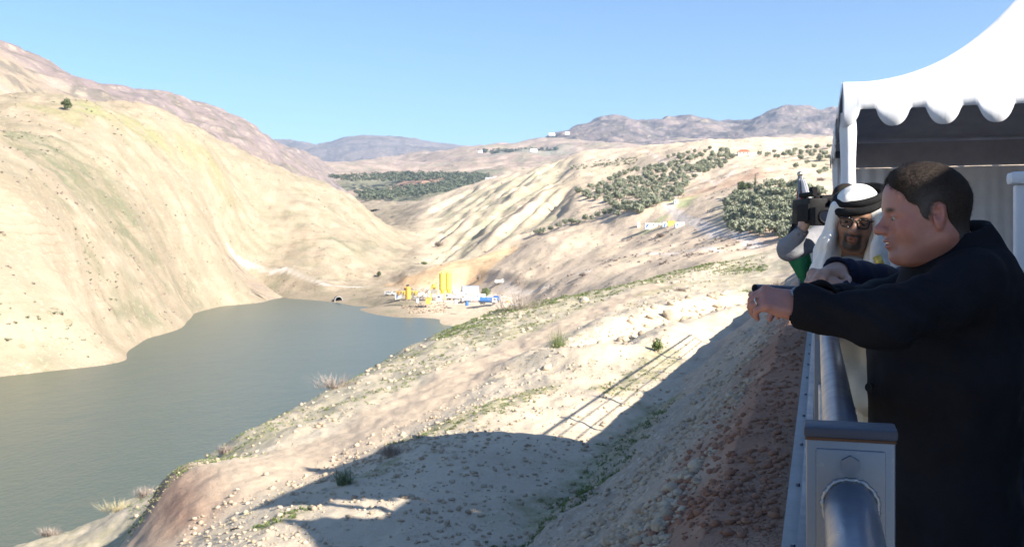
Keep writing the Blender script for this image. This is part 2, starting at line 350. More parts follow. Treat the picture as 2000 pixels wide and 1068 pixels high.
gv = ridged((vx * .93 - vy * .36) / 52 + .2 * noise3(vx/70, vy/70, 2.), (vx*.36 + vy*.93) / 600, 5.0, 3)
lay(rid * sstep(-.1, .45, gv) * (.55 + .6 * nB), (.22, .215, .125)); 
patch([P(760,545,620), P(860,515,650), P(1000,480,655), P(1010,492,640), P(930,540,570), P(880,568,540), P(790,560,590)], 8, (.50, .33, .165), .95, .1)
patch([P(1110,400,760), P(1240,330,960), P(1300,300,1050), P(1150,325,1060), P(1040,390,860)], 40, (.37, .29, .175), .6)
patch([P(1300,395,600), P(1420,355,640), P(1500,345,640), P(1500,360,600), P(1390,385,570)], 10, (.36, .22, .13), .8)
patch([P(1340,365,660), P(1480,345,660), P(1470,352,640)], 10, (.30, .17, .10), .6)
patch([P(1300,400,590), P(1370,385,600), P(1340,405,560)], 9, (.24, .29, .11), .8); patch([P(1240,425,540), P(1300,415,550), P(1260,430,530)], 6, (.24, .29, .11), .7)
patch([P(1420,450,400), P(1480,475,340), P(1560,480,320), P(1560,450,340), P(1450,440,400)], 12, (.36, .225, .14), .75)
patch([P(1420,375,520), P(1560,370,480), P(1580,440,370), P(1440,440,400)], 14, (.27, .28, .14), .6)
patch([P(1500,318,760), P(1640,310,740), P(1640,350,600), P(1500,330,680)], 20, (.40, .33, .19), .6)
patch([P(800,500,760), P(860,470,830), P(930,490,740), P(870,520,700), P(820,530,690)], 15, (.30, .265, .17), .75)
lay((1 - leftm) * .45 * sstep(.2, .7, nB) * (1 - rid), (.30, .265, .165)); lay(.7 * (1 - sstep(0, 1.6, vz - LAKE + .6 * nB)), (.36, .285, .18))
for pts, wd, c in [(LROAD, 2.4, (.74, .67, .55)), ([P(1300,400,580), P(1320,420,550), P(1370,445,470), P(1440,470,380), P(1490,490,330)], 2.8, (.46, .395, .31)),
                   ([P(980,543,540), P(1060,548,470), P(1150,545,420)], 2.2, (.58, .48, .35)), ([P(1250,495,440), P(1340,505,400), P(1400,515,340)], 2.2, (.46, .395, .31)),
                   ([P(1260,300,1090), P(1400,370,640), P(1440,350,680)], 2.0, (.50, .40, .29))]:
    lay(.9 * (1 - sstep(wd * .7, wd * 1.4, poly_dist(vx, vy, pts) + .5 * nB)), c)
lay(.55 * in_poly(vx, vy, WORKS, 6), (.56, .47, .35))
far = sstep(1500, 1900, vy); lay(far * (.5 + nA), (.36, .29, .20))
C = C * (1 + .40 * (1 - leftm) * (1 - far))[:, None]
lay(leftm * np.clip(.95 * sstep(.05, .5, fbm(vx/28, vy/28, vz/40, 4)), 0, .6), (.335, .27, .175)); lay(leftm * .5 * sstep(.15, .5, fbm((vx*.75 + vy*.66)/9, (vx*.66 - vy*.75)/120, vz/60, 3)), (.30, .255, .165))
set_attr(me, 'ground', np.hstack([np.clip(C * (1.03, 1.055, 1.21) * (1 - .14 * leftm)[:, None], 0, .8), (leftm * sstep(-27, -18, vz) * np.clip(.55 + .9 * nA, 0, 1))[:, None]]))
def land_mat(name, s1, s2, bd, dark=(.20, .19, .115), dots=.7, strata=False):
    k = NT(name, 1.0, .05); base = k.attr('ground')
    n1, n2 = k.noise(s1, 7, .7), k.noise(s2, 5, .7)
    n3 = k.noise(s2 * 3.1, 4, .75); c = k.mix(k.ramp(n1, (.38, 0), (.62, .55)), base, k.mix(.5, base, (.27, .205, .13)))
    c = k.mix(k.ramp(n2, (.55, 0), (.70, .55)), c, (.56, .46, .32)); c = k.mix(k.ramp(n3, (.30, .5), (.46, 0)), c, k.mix(.6, c, (.20, .15, .09)))
    v = k.vor(s2 * .55); m = k.math('MULTIPLY', k.math('LESS_THAN', v.outputs['Distance'], .30), k.math('GREATER_THAN', k.sep(v.outputs['Color'])[0], .80))
    c = k.mix(k.math('MULTIPLY', k.math('MULTIPLY', m, k.ramp(n1, (.42, 0), (.55, 1))), dots), c, dark)
    if strata:
        ps = k.n('ShaderNodeSeparateXYZ'); k.l(k.coord(), ps.inputs[0]); zz_ = k.math('ADD', k.math('MULTIPLY', ps.outputs[2], .385), k.math('MULTIPLY', k.noise(.02, 4, .6), 5.0))
        wv_ = k.math('FRACT', zz_); ed = k.math('MULTIPLY', k.ramp(wv_, (0, 0), (.06, 1), (.22, .15), (.5, 0)), k.math('MULTIPLY', k.attr('ground', 'Alpha'), k.ramp(k.noise(.05, 4, .7), (.45, 0), (.62, 1))))
        c = k.mix(k.math('MULTIPLY', ed, .75), c, (.24, .18, .115))
    k.base(c); k.bump(k.math('ADD', n1, k.math('ADD', k.math('MULTIPLY', n2, .45), k.math('MULTIPLY', n3, .15))), .9, bd); return k.m
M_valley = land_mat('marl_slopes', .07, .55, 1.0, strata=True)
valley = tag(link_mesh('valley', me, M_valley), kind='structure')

# --- far country: each range a height field of its own
def range_mesh(name, pts, pxr, yr, n, base, cfun, amp, freq, material, cliffs=0.0):
    p = np.array([tuple(P(*c)) for c in pts]); t = TPS(np.stack([(p[:,0]/p[:,1]) * 9, np.log(p[:,1]) * 5], 1), p[:,2] / p[:,1] * 1000, 1e-3)
    gx, gl = np.meshgrid(np.linspace(*pxr, n[0]), np.linspace(math.log(yr[0]), math.log(yr[1]), n[1]), indexing='ij')
    y = np.exp(gl); x = (gx - CX) / F * y; z = t(x / y * 9, np.log(y) * 5) * y / 1000
    z = z + amp * (fbm(x*freq, y*freq, 3, 6, .55) - .55 * np.maximum(0, ridged(x*freq*.9 + y*freq*.2, y*freq*.35, 6., 3)))
    if cliffs: z = z + cliffs * np.sin((z + 30 * fbm(x*freq*.5, y*freq*.5, 9, 3)) * 2 * np.pi / (cliffs * 11))
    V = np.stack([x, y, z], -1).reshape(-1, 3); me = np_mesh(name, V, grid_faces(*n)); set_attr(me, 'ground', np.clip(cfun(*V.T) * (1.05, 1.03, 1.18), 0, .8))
    return tag(link_mesh(name, me, material), kind='structure')
def blend(n, layers):
    C = np.zeros((n, 3)) + layers[0]
    for m, c in layers[1:]: m = np.clip(m, 0, 1)[:, None]; C = C * (1 - m) + np.array(c) * m
    return C
M_far = land_mat('far_slopes', .012, .06, 8.0, (.13, .14, .09), .75)
M_massif = land_mat('mountain_rock', .006, .03, 20.0, (.14, .14, .10), .7)
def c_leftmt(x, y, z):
    a, b = fbm(x/130, y/130, 2, 5), fbm(x/35, y/35, 4, 4)
    rock = sstep(.0, .5, a*.5 + sstep(750, 1150, y) - .1)
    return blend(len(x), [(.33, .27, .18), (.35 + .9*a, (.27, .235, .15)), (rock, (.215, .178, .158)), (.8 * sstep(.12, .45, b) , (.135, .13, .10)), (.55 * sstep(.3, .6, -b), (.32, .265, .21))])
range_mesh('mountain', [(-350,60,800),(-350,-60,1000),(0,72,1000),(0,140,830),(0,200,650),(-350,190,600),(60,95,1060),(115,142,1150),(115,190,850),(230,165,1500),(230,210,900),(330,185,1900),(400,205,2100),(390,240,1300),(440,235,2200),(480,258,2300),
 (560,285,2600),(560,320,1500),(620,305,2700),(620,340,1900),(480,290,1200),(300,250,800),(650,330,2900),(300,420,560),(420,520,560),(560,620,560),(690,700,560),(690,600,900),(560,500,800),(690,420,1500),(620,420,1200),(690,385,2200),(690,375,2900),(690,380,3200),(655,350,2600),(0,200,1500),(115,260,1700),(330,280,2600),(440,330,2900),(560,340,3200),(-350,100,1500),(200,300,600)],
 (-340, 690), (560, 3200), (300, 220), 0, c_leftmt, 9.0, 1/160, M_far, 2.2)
def c_mid(x, y, z):
    a, b = fbm(x/260, y/260, 2, 5), fbm(x/70, y/70, 4, 4); C = blend(len(x), [(.36, .28, .195), (.4 + a, (.30, .23, .17)), (.75 * sstep(.1, .5, b), (.25, .235, .15)), (.5 * sstep(.25, .5, -b), (.50, .40, .29))])
    def pt(poly, soft, c, s):
        nonlocal C; m = (s * in_poly(x, y, poly, soft))[:, None]; C = C * (1 - m) + np.array(c) * m
    pt([P(640,350,2500), P(830,335,2700), P(960,338,2600), P(900,352,2400), P(680,358,2350)], 60, (.125, .15, .085), .85)
    pt([P(690,385,2050), P(820,362,2200), P(960,342,2400), P(900,375,2000), P(760,395,1950)], 40, (.125, .15, .085), .9)
    pt([P(690,362,2250), P(800,355,2350), P(760,365,2250)], 30, (.27, .30, .12), .8); pt([P(770,352,2450), P(860,345,2500), P(830,354,2400)], 30, (.42, .24, .16), .8)
    pt([P(930,292,3700), P(1090,288,3700), P(1080,297,3400), P(960,300,3400)], 90, (.22, .225, .16), .8); return C
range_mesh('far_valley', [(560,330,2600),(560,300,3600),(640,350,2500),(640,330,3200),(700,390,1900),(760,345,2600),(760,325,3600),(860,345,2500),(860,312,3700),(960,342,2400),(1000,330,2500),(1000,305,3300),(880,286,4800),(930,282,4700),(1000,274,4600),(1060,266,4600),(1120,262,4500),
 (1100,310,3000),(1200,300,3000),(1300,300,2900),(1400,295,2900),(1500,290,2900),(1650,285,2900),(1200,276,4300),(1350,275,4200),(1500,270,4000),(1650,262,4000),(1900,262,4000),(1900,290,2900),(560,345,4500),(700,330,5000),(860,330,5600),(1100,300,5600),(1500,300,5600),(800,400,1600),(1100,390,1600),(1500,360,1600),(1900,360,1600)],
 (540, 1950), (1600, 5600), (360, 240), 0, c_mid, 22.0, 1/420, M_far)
def c_massif(x, y, z):
    a, b = fbm(x/420, y/420, 2, 5), fbm(x/110, z/60, 4, 4)
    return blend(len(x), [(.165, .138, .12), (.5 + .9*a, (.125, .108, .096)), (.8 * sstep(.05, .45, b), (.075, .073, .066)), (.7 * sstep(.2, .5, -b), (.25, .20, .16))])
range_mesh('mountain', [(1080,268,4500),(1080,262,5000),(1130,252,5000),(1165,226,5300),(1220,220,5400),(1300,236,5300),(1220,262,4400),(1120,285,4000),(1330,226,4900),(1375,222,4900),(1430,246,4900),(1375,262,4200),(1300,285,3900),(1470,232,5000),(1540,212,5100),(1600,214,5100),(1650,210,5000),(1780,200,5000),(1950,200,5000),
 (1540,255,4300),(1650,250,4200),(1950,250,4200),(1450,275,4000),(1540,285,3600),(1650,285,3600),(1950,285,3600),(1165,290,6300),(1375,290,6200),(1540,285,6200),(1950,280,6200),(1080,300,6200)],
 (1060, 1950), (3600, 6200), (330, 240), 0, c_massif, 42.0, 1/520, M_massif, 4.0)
def c_blue(x, y, z):
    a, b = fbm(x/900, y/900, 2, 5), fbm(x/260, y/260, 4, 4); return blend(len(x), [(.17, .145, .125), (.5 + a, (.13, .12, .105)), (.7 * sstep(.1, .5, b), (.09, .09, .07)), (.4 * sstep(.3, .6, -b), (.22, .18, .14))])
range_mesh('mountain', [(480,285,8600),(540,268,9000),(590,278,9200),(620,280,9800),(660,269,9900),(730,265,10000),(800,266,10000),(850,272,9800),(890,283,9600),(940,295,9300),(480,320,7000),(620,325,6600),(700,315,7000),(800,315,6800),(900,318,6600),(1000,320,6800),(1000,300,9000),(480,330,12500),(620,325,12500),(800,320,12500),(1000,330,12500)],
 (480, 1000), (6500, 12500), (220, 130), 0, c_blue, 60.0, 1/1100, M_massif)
# ground sheet to the horizon, under everything
gs = 9000; me = np_mesh('ground', [(-gs, -600, -70), (gs, -600, -70), (gs, 13000, -70), (-gs, 13000, -70)], [(0, 1, 2, 3)])
tag(link_mesh('ground', me, mat('plain_soil', (.36, .29, .2), .95, var=.2, scale=.002)), kind='structure')
# the lake
k = NT('lake_water', .28, .5)
n = k.noise(.05, 5, .6); n2 = k.noise(.006, 3, .5); k.base(k.mix(k.ramp(n2, (.35, 0), (.65, 1)), (.072, .094, .068), (.086, .106, .074)))
k.b.inputs['IOR'].default_value = 1.33
wv = k.n('ShaderNodeMapping'); k.l(k.coord(), wv.inputs[0]); wv.inputs['Scale'].default_value = (1, .45, 1)
k.bump(k.math('ADD', k.noise(1.3, 5, .65, wv.outputs[0]), k.math('MULTIPLY', k.noise(.18, 4, .6, wv.outputs[0]), 2.0)), .9, .16)
me = np_mesh('lake', [(-420, 20, LAKE), (120, 20, LAKE), (120, 760, LAKE), (-420, 760, LAKE)], [(0, 1, 2, 3)])
tag(link_mesh('lake', me, k.m), kind='structure')

# air: thin even haze over the whole valley
me = bpy.data.meshes.new('haze'); bm_ = bmesh.new(); bmesh.ops.create_cube(bm_, size=1.0); bmesh.ops.transform(bm_, matrix=Matrix.Translation((0, 6200, 415)) @ Matrix.Diagonal((18200, 13800, 972, 1)), verts=bm_.verts[:]); bm_.to_mesh(me); bm_.free()
hm = bpy.data.materials.new('haze_air'); hm.use_nodes = True; hn = hm.node_tree; hn.nodes.remove(hn.nodes['Principled BSDF'])
pv = hn.nodes.new('ShaderNodeVolumePrincipled'); pv.inputs['Color'].default_value = (.50, .70, 1.0, 1); pv.inputs['Density'].default_value = 6.0e-5; pv.inputs['Anisotropy'].default_value = .25
hn.links.new(pv.outputs[0], hn.nodes['Material Output'].inputs['Volume'])
tag(link_mesh('haze', me, hm, smooth=False), kind='stuff')
# ------------------------------------------------------------------ platform, railing, tents
FD = Vector((0.307, 1, 0)).normalized(); FN = Vector((-FD.y, FD.x, 0))        # along the railing / outward (left)
FA = math.atan2(FD.y, FD.x) - math.pi / 2                                      # turn of the railing from +Y
def fp(y, o=0.0, z=0.0):                                                       # a point by railing distance y, outward offset o
    return Vector((fence_x(y), y, z)) + FN * o
class MB:
    """collects boxes, tubes and rings into one bmesh"""
    def __init__(s): s.bm = bmesh.new()
    def box(s, c, size, rz=0.0, bev=0.0, rot=None, mi=0):
        g = bmesh.ops.create_cube(s.bm, size=1.0); M = Matrix.Translation(c) @ (rot or Matrix.Rotation(rz, 4, 'Z')) @ Matrix.Diagonal((*size, 1))
        bmesh.ops.transform(s.bm, matrix=M, verts=g['verts'])
        fs = set(f for v in g['verts'] for f in v.link_faces)
        for f in fs: f.material_index = mi
        if bev:
            es = list(set(e for v in g['verts'] for e in v.link_edges)); bmesh.ops.bevel(s.bm, geom=es, offset=bev, segments=2, affect='EDGES', profile=.6)
        return s
    def tube(s, a, b, r, r2=None, seg=14, caps=True, mi=0):
        a, b = Vector(a), Vector(b); d = b - a; q = d.to_track_quat('Z', 'Y').to_matrix().to_4x4()
        g = bmesh.ops.create_cone(s.bm, cap_ends=caps, segments=seg, radius1=r, radius2=r if r2 is None else r2, depth=d.length)
        bmesh.ops.transform(s.bm, matrix=Matrix.Translation((a + b) / 2) @ q, verts=g['verts'])
        for f in set(f for v in g['verts'] for f in v.link_faces): f.material_index = mi
        return s
    def path(s, pts, r, seg=8):
        for a, b in zip(pts[:-1], pts[1:]): s.tube(a, b, r, seg=seg)
        return s
    def ball(s, c, size, rot=None, sub=2, mi=0):
        g = bmesh.ops.create_icosphere(s.bm, subdivisions=sub, radius=1.0)
        bmesh.ops.transform(s.bm, matrix=Matrix.Translation(c) @ (rot or Matrix()) @ Matrix.Diagonal((*size, 1)), verts=g['verts'])
        for f in set(f for v in g['verts'] for f in v.link_faces): f.material_index = mi
        return s
    def torus(s, c, axis, R0, r, seg=24, sub=8, a0=0.0, a1=2*math.pi, jit=0.0):
        q = Vector(axis).to_track_quat('Z', 'Y'); full = abs(a1 - a0 - 2*math.pi) < 1e-6; rings = []
        for i in range(seg + (0 if full else 1)):
            a = a0 + (a1 - a0) * i / seg; rr = r * (1 + jit * (rng.random() - .5)); R1 = R0 + jit * r * (rng.random() - .5)
            rings.append([s.bm.verts.new(Vector(c) + q @ Vector(((R1 + rr*math.cos(b)) * math.cos(a), (R1 + rr*math.cos(b)) * math.sin(a), rr*math.sin(b)))) for b in [2*math.pi*j/sub for j in range(sub)]])
        n = len(rings)
        for i in range(n if full else n - 1):
            for j in range(sub):
                A, B = rings[i], rings[(i+1) % n]; s.bm.faces.new((A[j], B[j], B[(j+1) % sub], A[(j+1) % sub]))
        return s
    def quad(s, *p):
        s.bm.faces.new([s.bm.verts.new(Vector(q)) for q in p]); return s
    def build(s, name, m, parent=None, smooth=False, loc=None):
        bmesh.ops.recalc_face_normals(s.bm, faces=s.bm.faces[:]); me = bpy.data.meshes.new(name); s.bm.to_mesh(me); s.bm.free()
        return link_mesh(name, me, m, parent, smooth)
def auto_smooth(o, deg=35):
    me = o.data; me.polygons.foreach_set('use_smooth', np.ones(len(me.polygons), bool)); me.set_sharp_from_angle(angle=math.radians(deg)); return o
def plank(a, b, w, z0, z1):
    """a slab strip between two railing distances; w = (inner offset, outer offset)"""
    p = [fp(a, w[0]), fp(a, w[1]), fp(b, w[1]), fp(b, w[0])]; m = MB()
    bv = [m.bm.verts.new((q.x, q.y, z0)) for q in p] + [m.bm.verts.new((q.x, q.y, z1)) for q in p]
    for f in ((3,2,1,0), (4,5,6,7), (0,1,5,4), (1,2,6,5), (2,3,7,6), (3,0,4,7)): m.bm.faces.new([bv[i] for i in f])
    return m
FLOOR = -1.40
k = NT('concrete', .85, .3); n1, n2 = k.noise(3, 6, .7), k.noise(40, 4, .7)
c = k.mix(k.ramp(n1, (.35, 0), (.7, 1)), (.36, .36, .35), (.46, .455, .44)); k.base(k.mix(k.ramp(n2, (.55, 0), (.75, .5)), c, (.26, .25, .24))); k.bump(k.math('ADD', n2, n1), .5, .004); M_conc = k.m
tag(plank(-9, 60, (-26, .02), FLOOR - .5, FLOOR).build('platform', M_conc), kind='structure')
curb = tag(plank(-4, 42, (.0205, .20), FLOOR - .45, FLOOR + .06).build('kerb', M_conc), kind='structure')
def metal(name, c, rough, wear=.35):
    k = NT(name, rough, .5); k.b.inputs['Metallic'].default_value = .55
    a, b = k.noise(9, 6, .7), k.noise(70, 5, .7)
    col_ = k.mix(k.ramp(a, (.3, 0), (.7, 1)), tuple(v*.85 for v in c), c); col_ = k.mix(k.ramp(b, (.6, 0), (.72, wear)), col_, (.30, .27, .25)); k.base(col_)
    k.l(k.ramp(a, (.3, rough - .07), (.7, rough + .12)), k.b.inputs['Roughness']); k.bump(k.math('ADD', k.math('MULTIPLY', b, .3), a), .35, .002); return k.m
M_steel = metal('silver_painted_steel', (.12, .145, .195), .32); M_weld = metal('weld_bead', (.30, .31, .33), .4)
M_rubber = mat('dark_cap_plastic', (.018, .026, .05), .5, bump=.3, bscale=90); M_rust = mat('rust', (.07, .035, .02), .9)
# railing: square posts with bolted end plates, a thick top tube and thinner lower tubes
rail = tag(empty('railing', fp(1.43, 0, FLOOR)), 'silver painted tubular steel railing with square capped posts along platform edge', 'railing')
def rb(m, name, mt, parent, sm=35):
    bmesh.ops.translate(m.bm, vec=-rail.location, verts=m.bm.verts[:]); o = m.build(name, mt, parent); return auto_smooth(o, sm)
RZ = -.327
POSTS = [1.43 + 3.3 * i for i in range(-1, 13)]
for i, y in enumerate(POSTS):
    m = MB(); hw = .060; pc = fp(y, 0, 0); top = -.268
    m.box((pc.x, pc.y, (FLOOR + top) / 2 + .03), (hw*2, hw*1.0, top - FLOOR - .06), FA, .007 if i < 4 else 0); post = rb(m, 'post', M_steel, rail)
    rb(MB().box((pc.x, pc.y, top + .006), (hw*2 + .006, hw*1.0 + .006, .015), FA, .004 if i < 4 else 0), 'post_cap', M_rubber, post)
    rb(MB().box((pc.x, pc.y, top - .0035), (hw*2 + .002, hw*1.0 + .002, .004), FA), 'rust_line', M_rust, post)
    rb(MB().box((pc.x, pc.y, FLOOR + .066), (.2, .2, .012), FA), 'base_plate', M_steel, post)
    for s in (-1, 1):
        if i > 3: break
        q = pc + FD * s * (hw*.5)
        rb(MB().box((q.x, q.y, RZ - .035), (hw*1.55, .006, .155), FA, .0028), 'end_plate', M_steel, post)
        b = q + FD * s * .003 + Vector((0, 0, RZ + .022))
        rb(MB().tube(b, b + FD * s * .009, .0135, seg=6), 'bolt', M_steel, post, 20)
        m = MB().torus(q + FD * s * .004 + Vector((0, 0, RZ - .036)), FD, .0372, .0034, 70, 6, jit=.7); rb(m, 'weld', M_weld, post, 80)
for a, b in zip(POSTS[:-1], POSTS[1:]):
    g = .060 * .5
    A, B = fp(a) + FD * g, fp(b) - FD * g
    rb(MB().tube(A + Vector((0,0,RZ-.036)), B + Vector((0,0,RZ-.036)), .0355, seg=28), 'top_rail', M_steel, rail)
    for zz in (-.34, -.66, -.95):
        A2, B2 = A + FN*.025 + Vector((0,0,RZ + zz + .02)), B + FN*.025 + Vector((0,0,RZ + zz + .02))
        rb(MB().tube(A2, B2, .016, seg=12), 'lower_rail', M_steel, rail)
# flat sheet-metal edging bolted along the kerb
edg = tag(plank(-4, 40, (.075, .125), FLOOR + .0605, FLOOR + .115).build('edge_channel', M_steel), 'long grey metal edging strip along concrete kerb below railing', 'edging')
for y in np.arange(4.4, 14, 1.15):
    q = fp(y, .15, FLOOR + .06); o = MB().tube(q - Vector((0,0,.02)), q + Vector((0,0,.018)), .012, seg=6).build('bolt', M_steel); o.parent = edg
# loose pipe end that sticks out past the railing
a = P(1474, 563, 6.0); b = P(1640, 570, 6.4)
pipe = MB().tube(a, b, .026, seg=24, caps=False); pipe.tube(a + (b-a)*.001, b, .022, seg=24, caps=False)
tag(auto_smooth(pipe.build('rail_pipe', M_steel)), 'short grey pipe end sticking out over the slope beyond the watch hand', 'pipe')

# --- tents with scalloped valance
k = NT('tent_canvas', .55, .35); n = k.noise(2.5, 5, .6); k.base(k.ramp(n, (.3, (.62, .63, .65)), (.7, (.72, .72, .73))))
mp = k.n('ShaderNodeMapping'); k.l(k.coord(), mp.inputs[0]); mp.inputs['Scale'].default_value = (1, 1, .35)
k.bump(k.noise(1.6, 4, .5, mp.outputs[0], .5), .35, .06); M_canvas = k.m
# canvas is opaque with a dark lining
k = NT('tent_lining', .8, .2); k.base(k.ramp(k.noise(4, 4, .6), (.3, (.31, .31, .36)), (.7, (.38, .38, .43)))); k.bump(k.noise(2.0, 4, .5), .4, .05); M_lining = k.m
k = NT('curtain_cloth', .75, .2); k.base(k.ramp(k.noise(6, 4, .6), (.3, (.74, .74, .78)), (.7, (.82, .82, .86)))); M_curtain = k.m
def tent(y0, o0, size, label, eave=1.13, peak=2.3, q=1.0, walls='rb'):
    """front-left corner at railing distance y0, outward offset o0 (negative = inside); square in plan"""
    base = fp(y0, o0, FLOOR); t = tag(empty('event_tent', base, FA), label, 'tent', 'white pagoda tents in a row on the platform')
    ez = eave - FLOOR; S = size; n = 30
    # roof: four concave panels meeting at the peak, edges sagging a little
    def roof_z(u, v):                                # u,v in 0..1 across the plan
        d = np.minimum(np.minimum(u, 1-u), np.minimum(v, 1-v)) * 2
        d2 = np.maximum(np.abs(u - .5), np.abs(v - .5)) * 2
        return ez + .42*q + peak * (.18 * d + .82 * d ** 2.3) - .05 * np.sin(np.pi * np.clip(np.where(np.abs(u-.5) > np.abs(v-.5), v, u), 0, 1)) * (1 - d)
    g = np.linspace(0, 1, n * 2 + 1); U, W = np.meshgrid(g, g, indexing='ij'); Z = roof_z(U, W)
    Vr = np.stack([U * S, W * S, Z], -1).reshape(-1, 3)
    me = np_mesh('roof', Vr, grid_faces(n*2+1, n*2+1)); roof = link_mesh('roof', me, M_canvas, t)
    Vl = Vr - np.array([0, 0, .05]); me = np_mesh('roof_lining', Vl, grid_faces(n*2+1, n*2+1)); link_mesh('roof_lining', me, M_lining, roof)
    # valance: hanging strip with rounded tabs
    def valance(p0, p1):
        p0, p1 = (*p0, 0), (*p1, 0); L = S; N = 300; m = MB(); top, bot = [], []
        for i in range(N + 1):
            s = i / N * L; per = .435*q; ph = ((s + .14*q) % per) / per
            tab = max(0, 1 - abs((ph - .34) / .34) ** 2.4) ** .75 if ph < .68 else 0
            drop = (.26 + .165 * tab)*q; qq = Vector(p0).lerp(Vector(p1), i / N)
            nrm = (Vector(p1) - Vector(p0)).normalized().cross(Vector((0,0,1))); wob = .015 * math.sin(s * 5.1) + .01 * math.sin(s * 13)
            zt = ez + .42*q + .005 - .05 * math.sin(math.pi * i / N)
            top.append(Vector((qq.x, qq.y, zt)) + nrm * .012); bot.append(Vector((qq.x, qq.y, ez + .42*q - drop)) + nrm * (.05 + wob))
        for i in range(N):
            for f0, f1 in ((0, .33), (.33, .66), (.66, 1)):
                vs_ = [m.bm.verts.new(top[a].lerp(bot[a], f)) for a, f in ((i, f0), (i, f1), (i+1, f1), (i+1, f0))]; m.bm.faces.new(vs_)
        bmesh.ops.remove_doubles(m.bm, verts=m.bm.verts[:], dist=1e-5)
        o = m.build('valance', M_canvas, t, True); md = o.modifiers.new('thick', 'SOLIDIFY'); md.thickness = .004
    valance((0, 0), (S, 0)); valance((S, S), (0, S)); valance((0, S), (0, 0)); valance((S, 0), (S, S))
    for (cx_, cy_) in ((.06, .06), (S-.06, .06), (.06, S-.06), (S-.06, S-.06)):
        MB().box((cx_, cy_, (ez + .3)/2), (.075, .075, ez + .3), 0, .006).build('pole', M_steel, t)
        # gathered white sleeve tied round each pole
        m = MB(); ring = []
        for j in range(14):
            z = .05 + (ez + .12) * j / 13; r = .082 + .008 * math.sin(j * 1.7)
            ring.append([m.bm.verts.new((cx_ + (r + .009*math.sin(5*a + j*.25)) * math.cos(a), cy_ + (r + .009*math.sin(5*a + j*.25)) * math.sin(a), z)) for a in [2*math.pi*q_/28 for q_ in range(28)]])
        for A, B in zip(ring[:-1], ring[1:]):
            for q_ in range(28): m.bm.faces.new((A[q_], A[(q_+1) % 28], B[(q_+1) % 28], B[q_]))
        m.build('pole_sleeve', M_canvas, t, True)
    # pleated curtains on closed sides, dark band above them
    def curtain(p0, p1):
        N = 520; d = (Vector((*p1, 0)) - Vector((*p0, 0))); nr = d.normalized().cross(Vector((0,0,1))); L = d.length
        rows = []
        for zi, zf in enumerate((0.02, .25, .5, .75, .93, 1.0)):
            z = zf * (ez - .02); am = .020 * (1 - .55 * zf)
            s = np.linspace(0, L, N); w_ = am * (.55 + .45*np.sin(s*1.7 + 2*np.sin(s*.9))) * np.sin(s * 2*np.pi / .21 + 2.6*np.sin(s*2.1) + 1.1*np.sin(s*5.3+1) + .4*zf*np.sin(s*7)) + .03 * np.sin(s*3.1 + zf)
            rows.append(np.stack([p0[0] + d.x*s/L + nr.x*w_, p0[1] + d.y*s/L + nr.y*w_, np.full(N, z)], -1))
        A = np.array(rows); me = np_mesh('curtain', A.reshape(-1, 3), grid_faces(len(rows), N)); link_mesh('curtain', me, M_curtain, t)
        c = (Vector((*p0, 0)) + Vector((*p1, 0))) / 2; a = math.atan2(d.y, d.x)
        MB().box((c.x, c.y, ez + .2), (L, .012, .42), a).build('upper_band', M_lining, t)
    i = .16
    if 'b' in walls: curtain((i, S - i), (S - i, S - i))
    if 'r' in walls: curtain((S - i, S - i), (S - i, i))
    if 'f' in walls: curtain((S - i, i), (i, i))
    return t
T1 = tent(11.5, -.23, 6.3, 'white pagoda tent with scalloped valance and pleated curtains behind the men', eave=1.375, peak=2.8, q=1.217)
# the marquees that shade the men and the photographer (to the right, outside the picture)
T3 = tent(5.72, -2.3, 6.0, 'white pagoda tent shading the leaning men, out of the picture', peak=3.0, walls='r')
T4 = tent(-.40, -2.3, 6.45, 'white pagoda tent shading the photographer, out of the picture', walls='rf')
T5 = tent(5.4, -8.6, 6.0, 'white pagoda tent behind the first row, out of the picture', peak=2.6, walls='r')
# white display board at the right edge
a = P(1976, 336, 4.6)
bd = tag(empty('display_board', (a.x, a.y, FLOOR), -.25), 'white board with rounded top edge behind the dark coat at the right edge', 'board')
M_board = mat('board_white', (.62, .63, .66), .5, var=.06)
MB().box((.5, 0, (a.z - FLOOR)/2 - .03), (.98, .06, a.z - FLOOR - .06), 0, .01).build('panel', M_board, bd)
auto_smooth(MB().box((.5, 0, a.z - FLOOR - .03), (1.03, .11, .058), 0, .02).build('top_rim', M_board, bd))
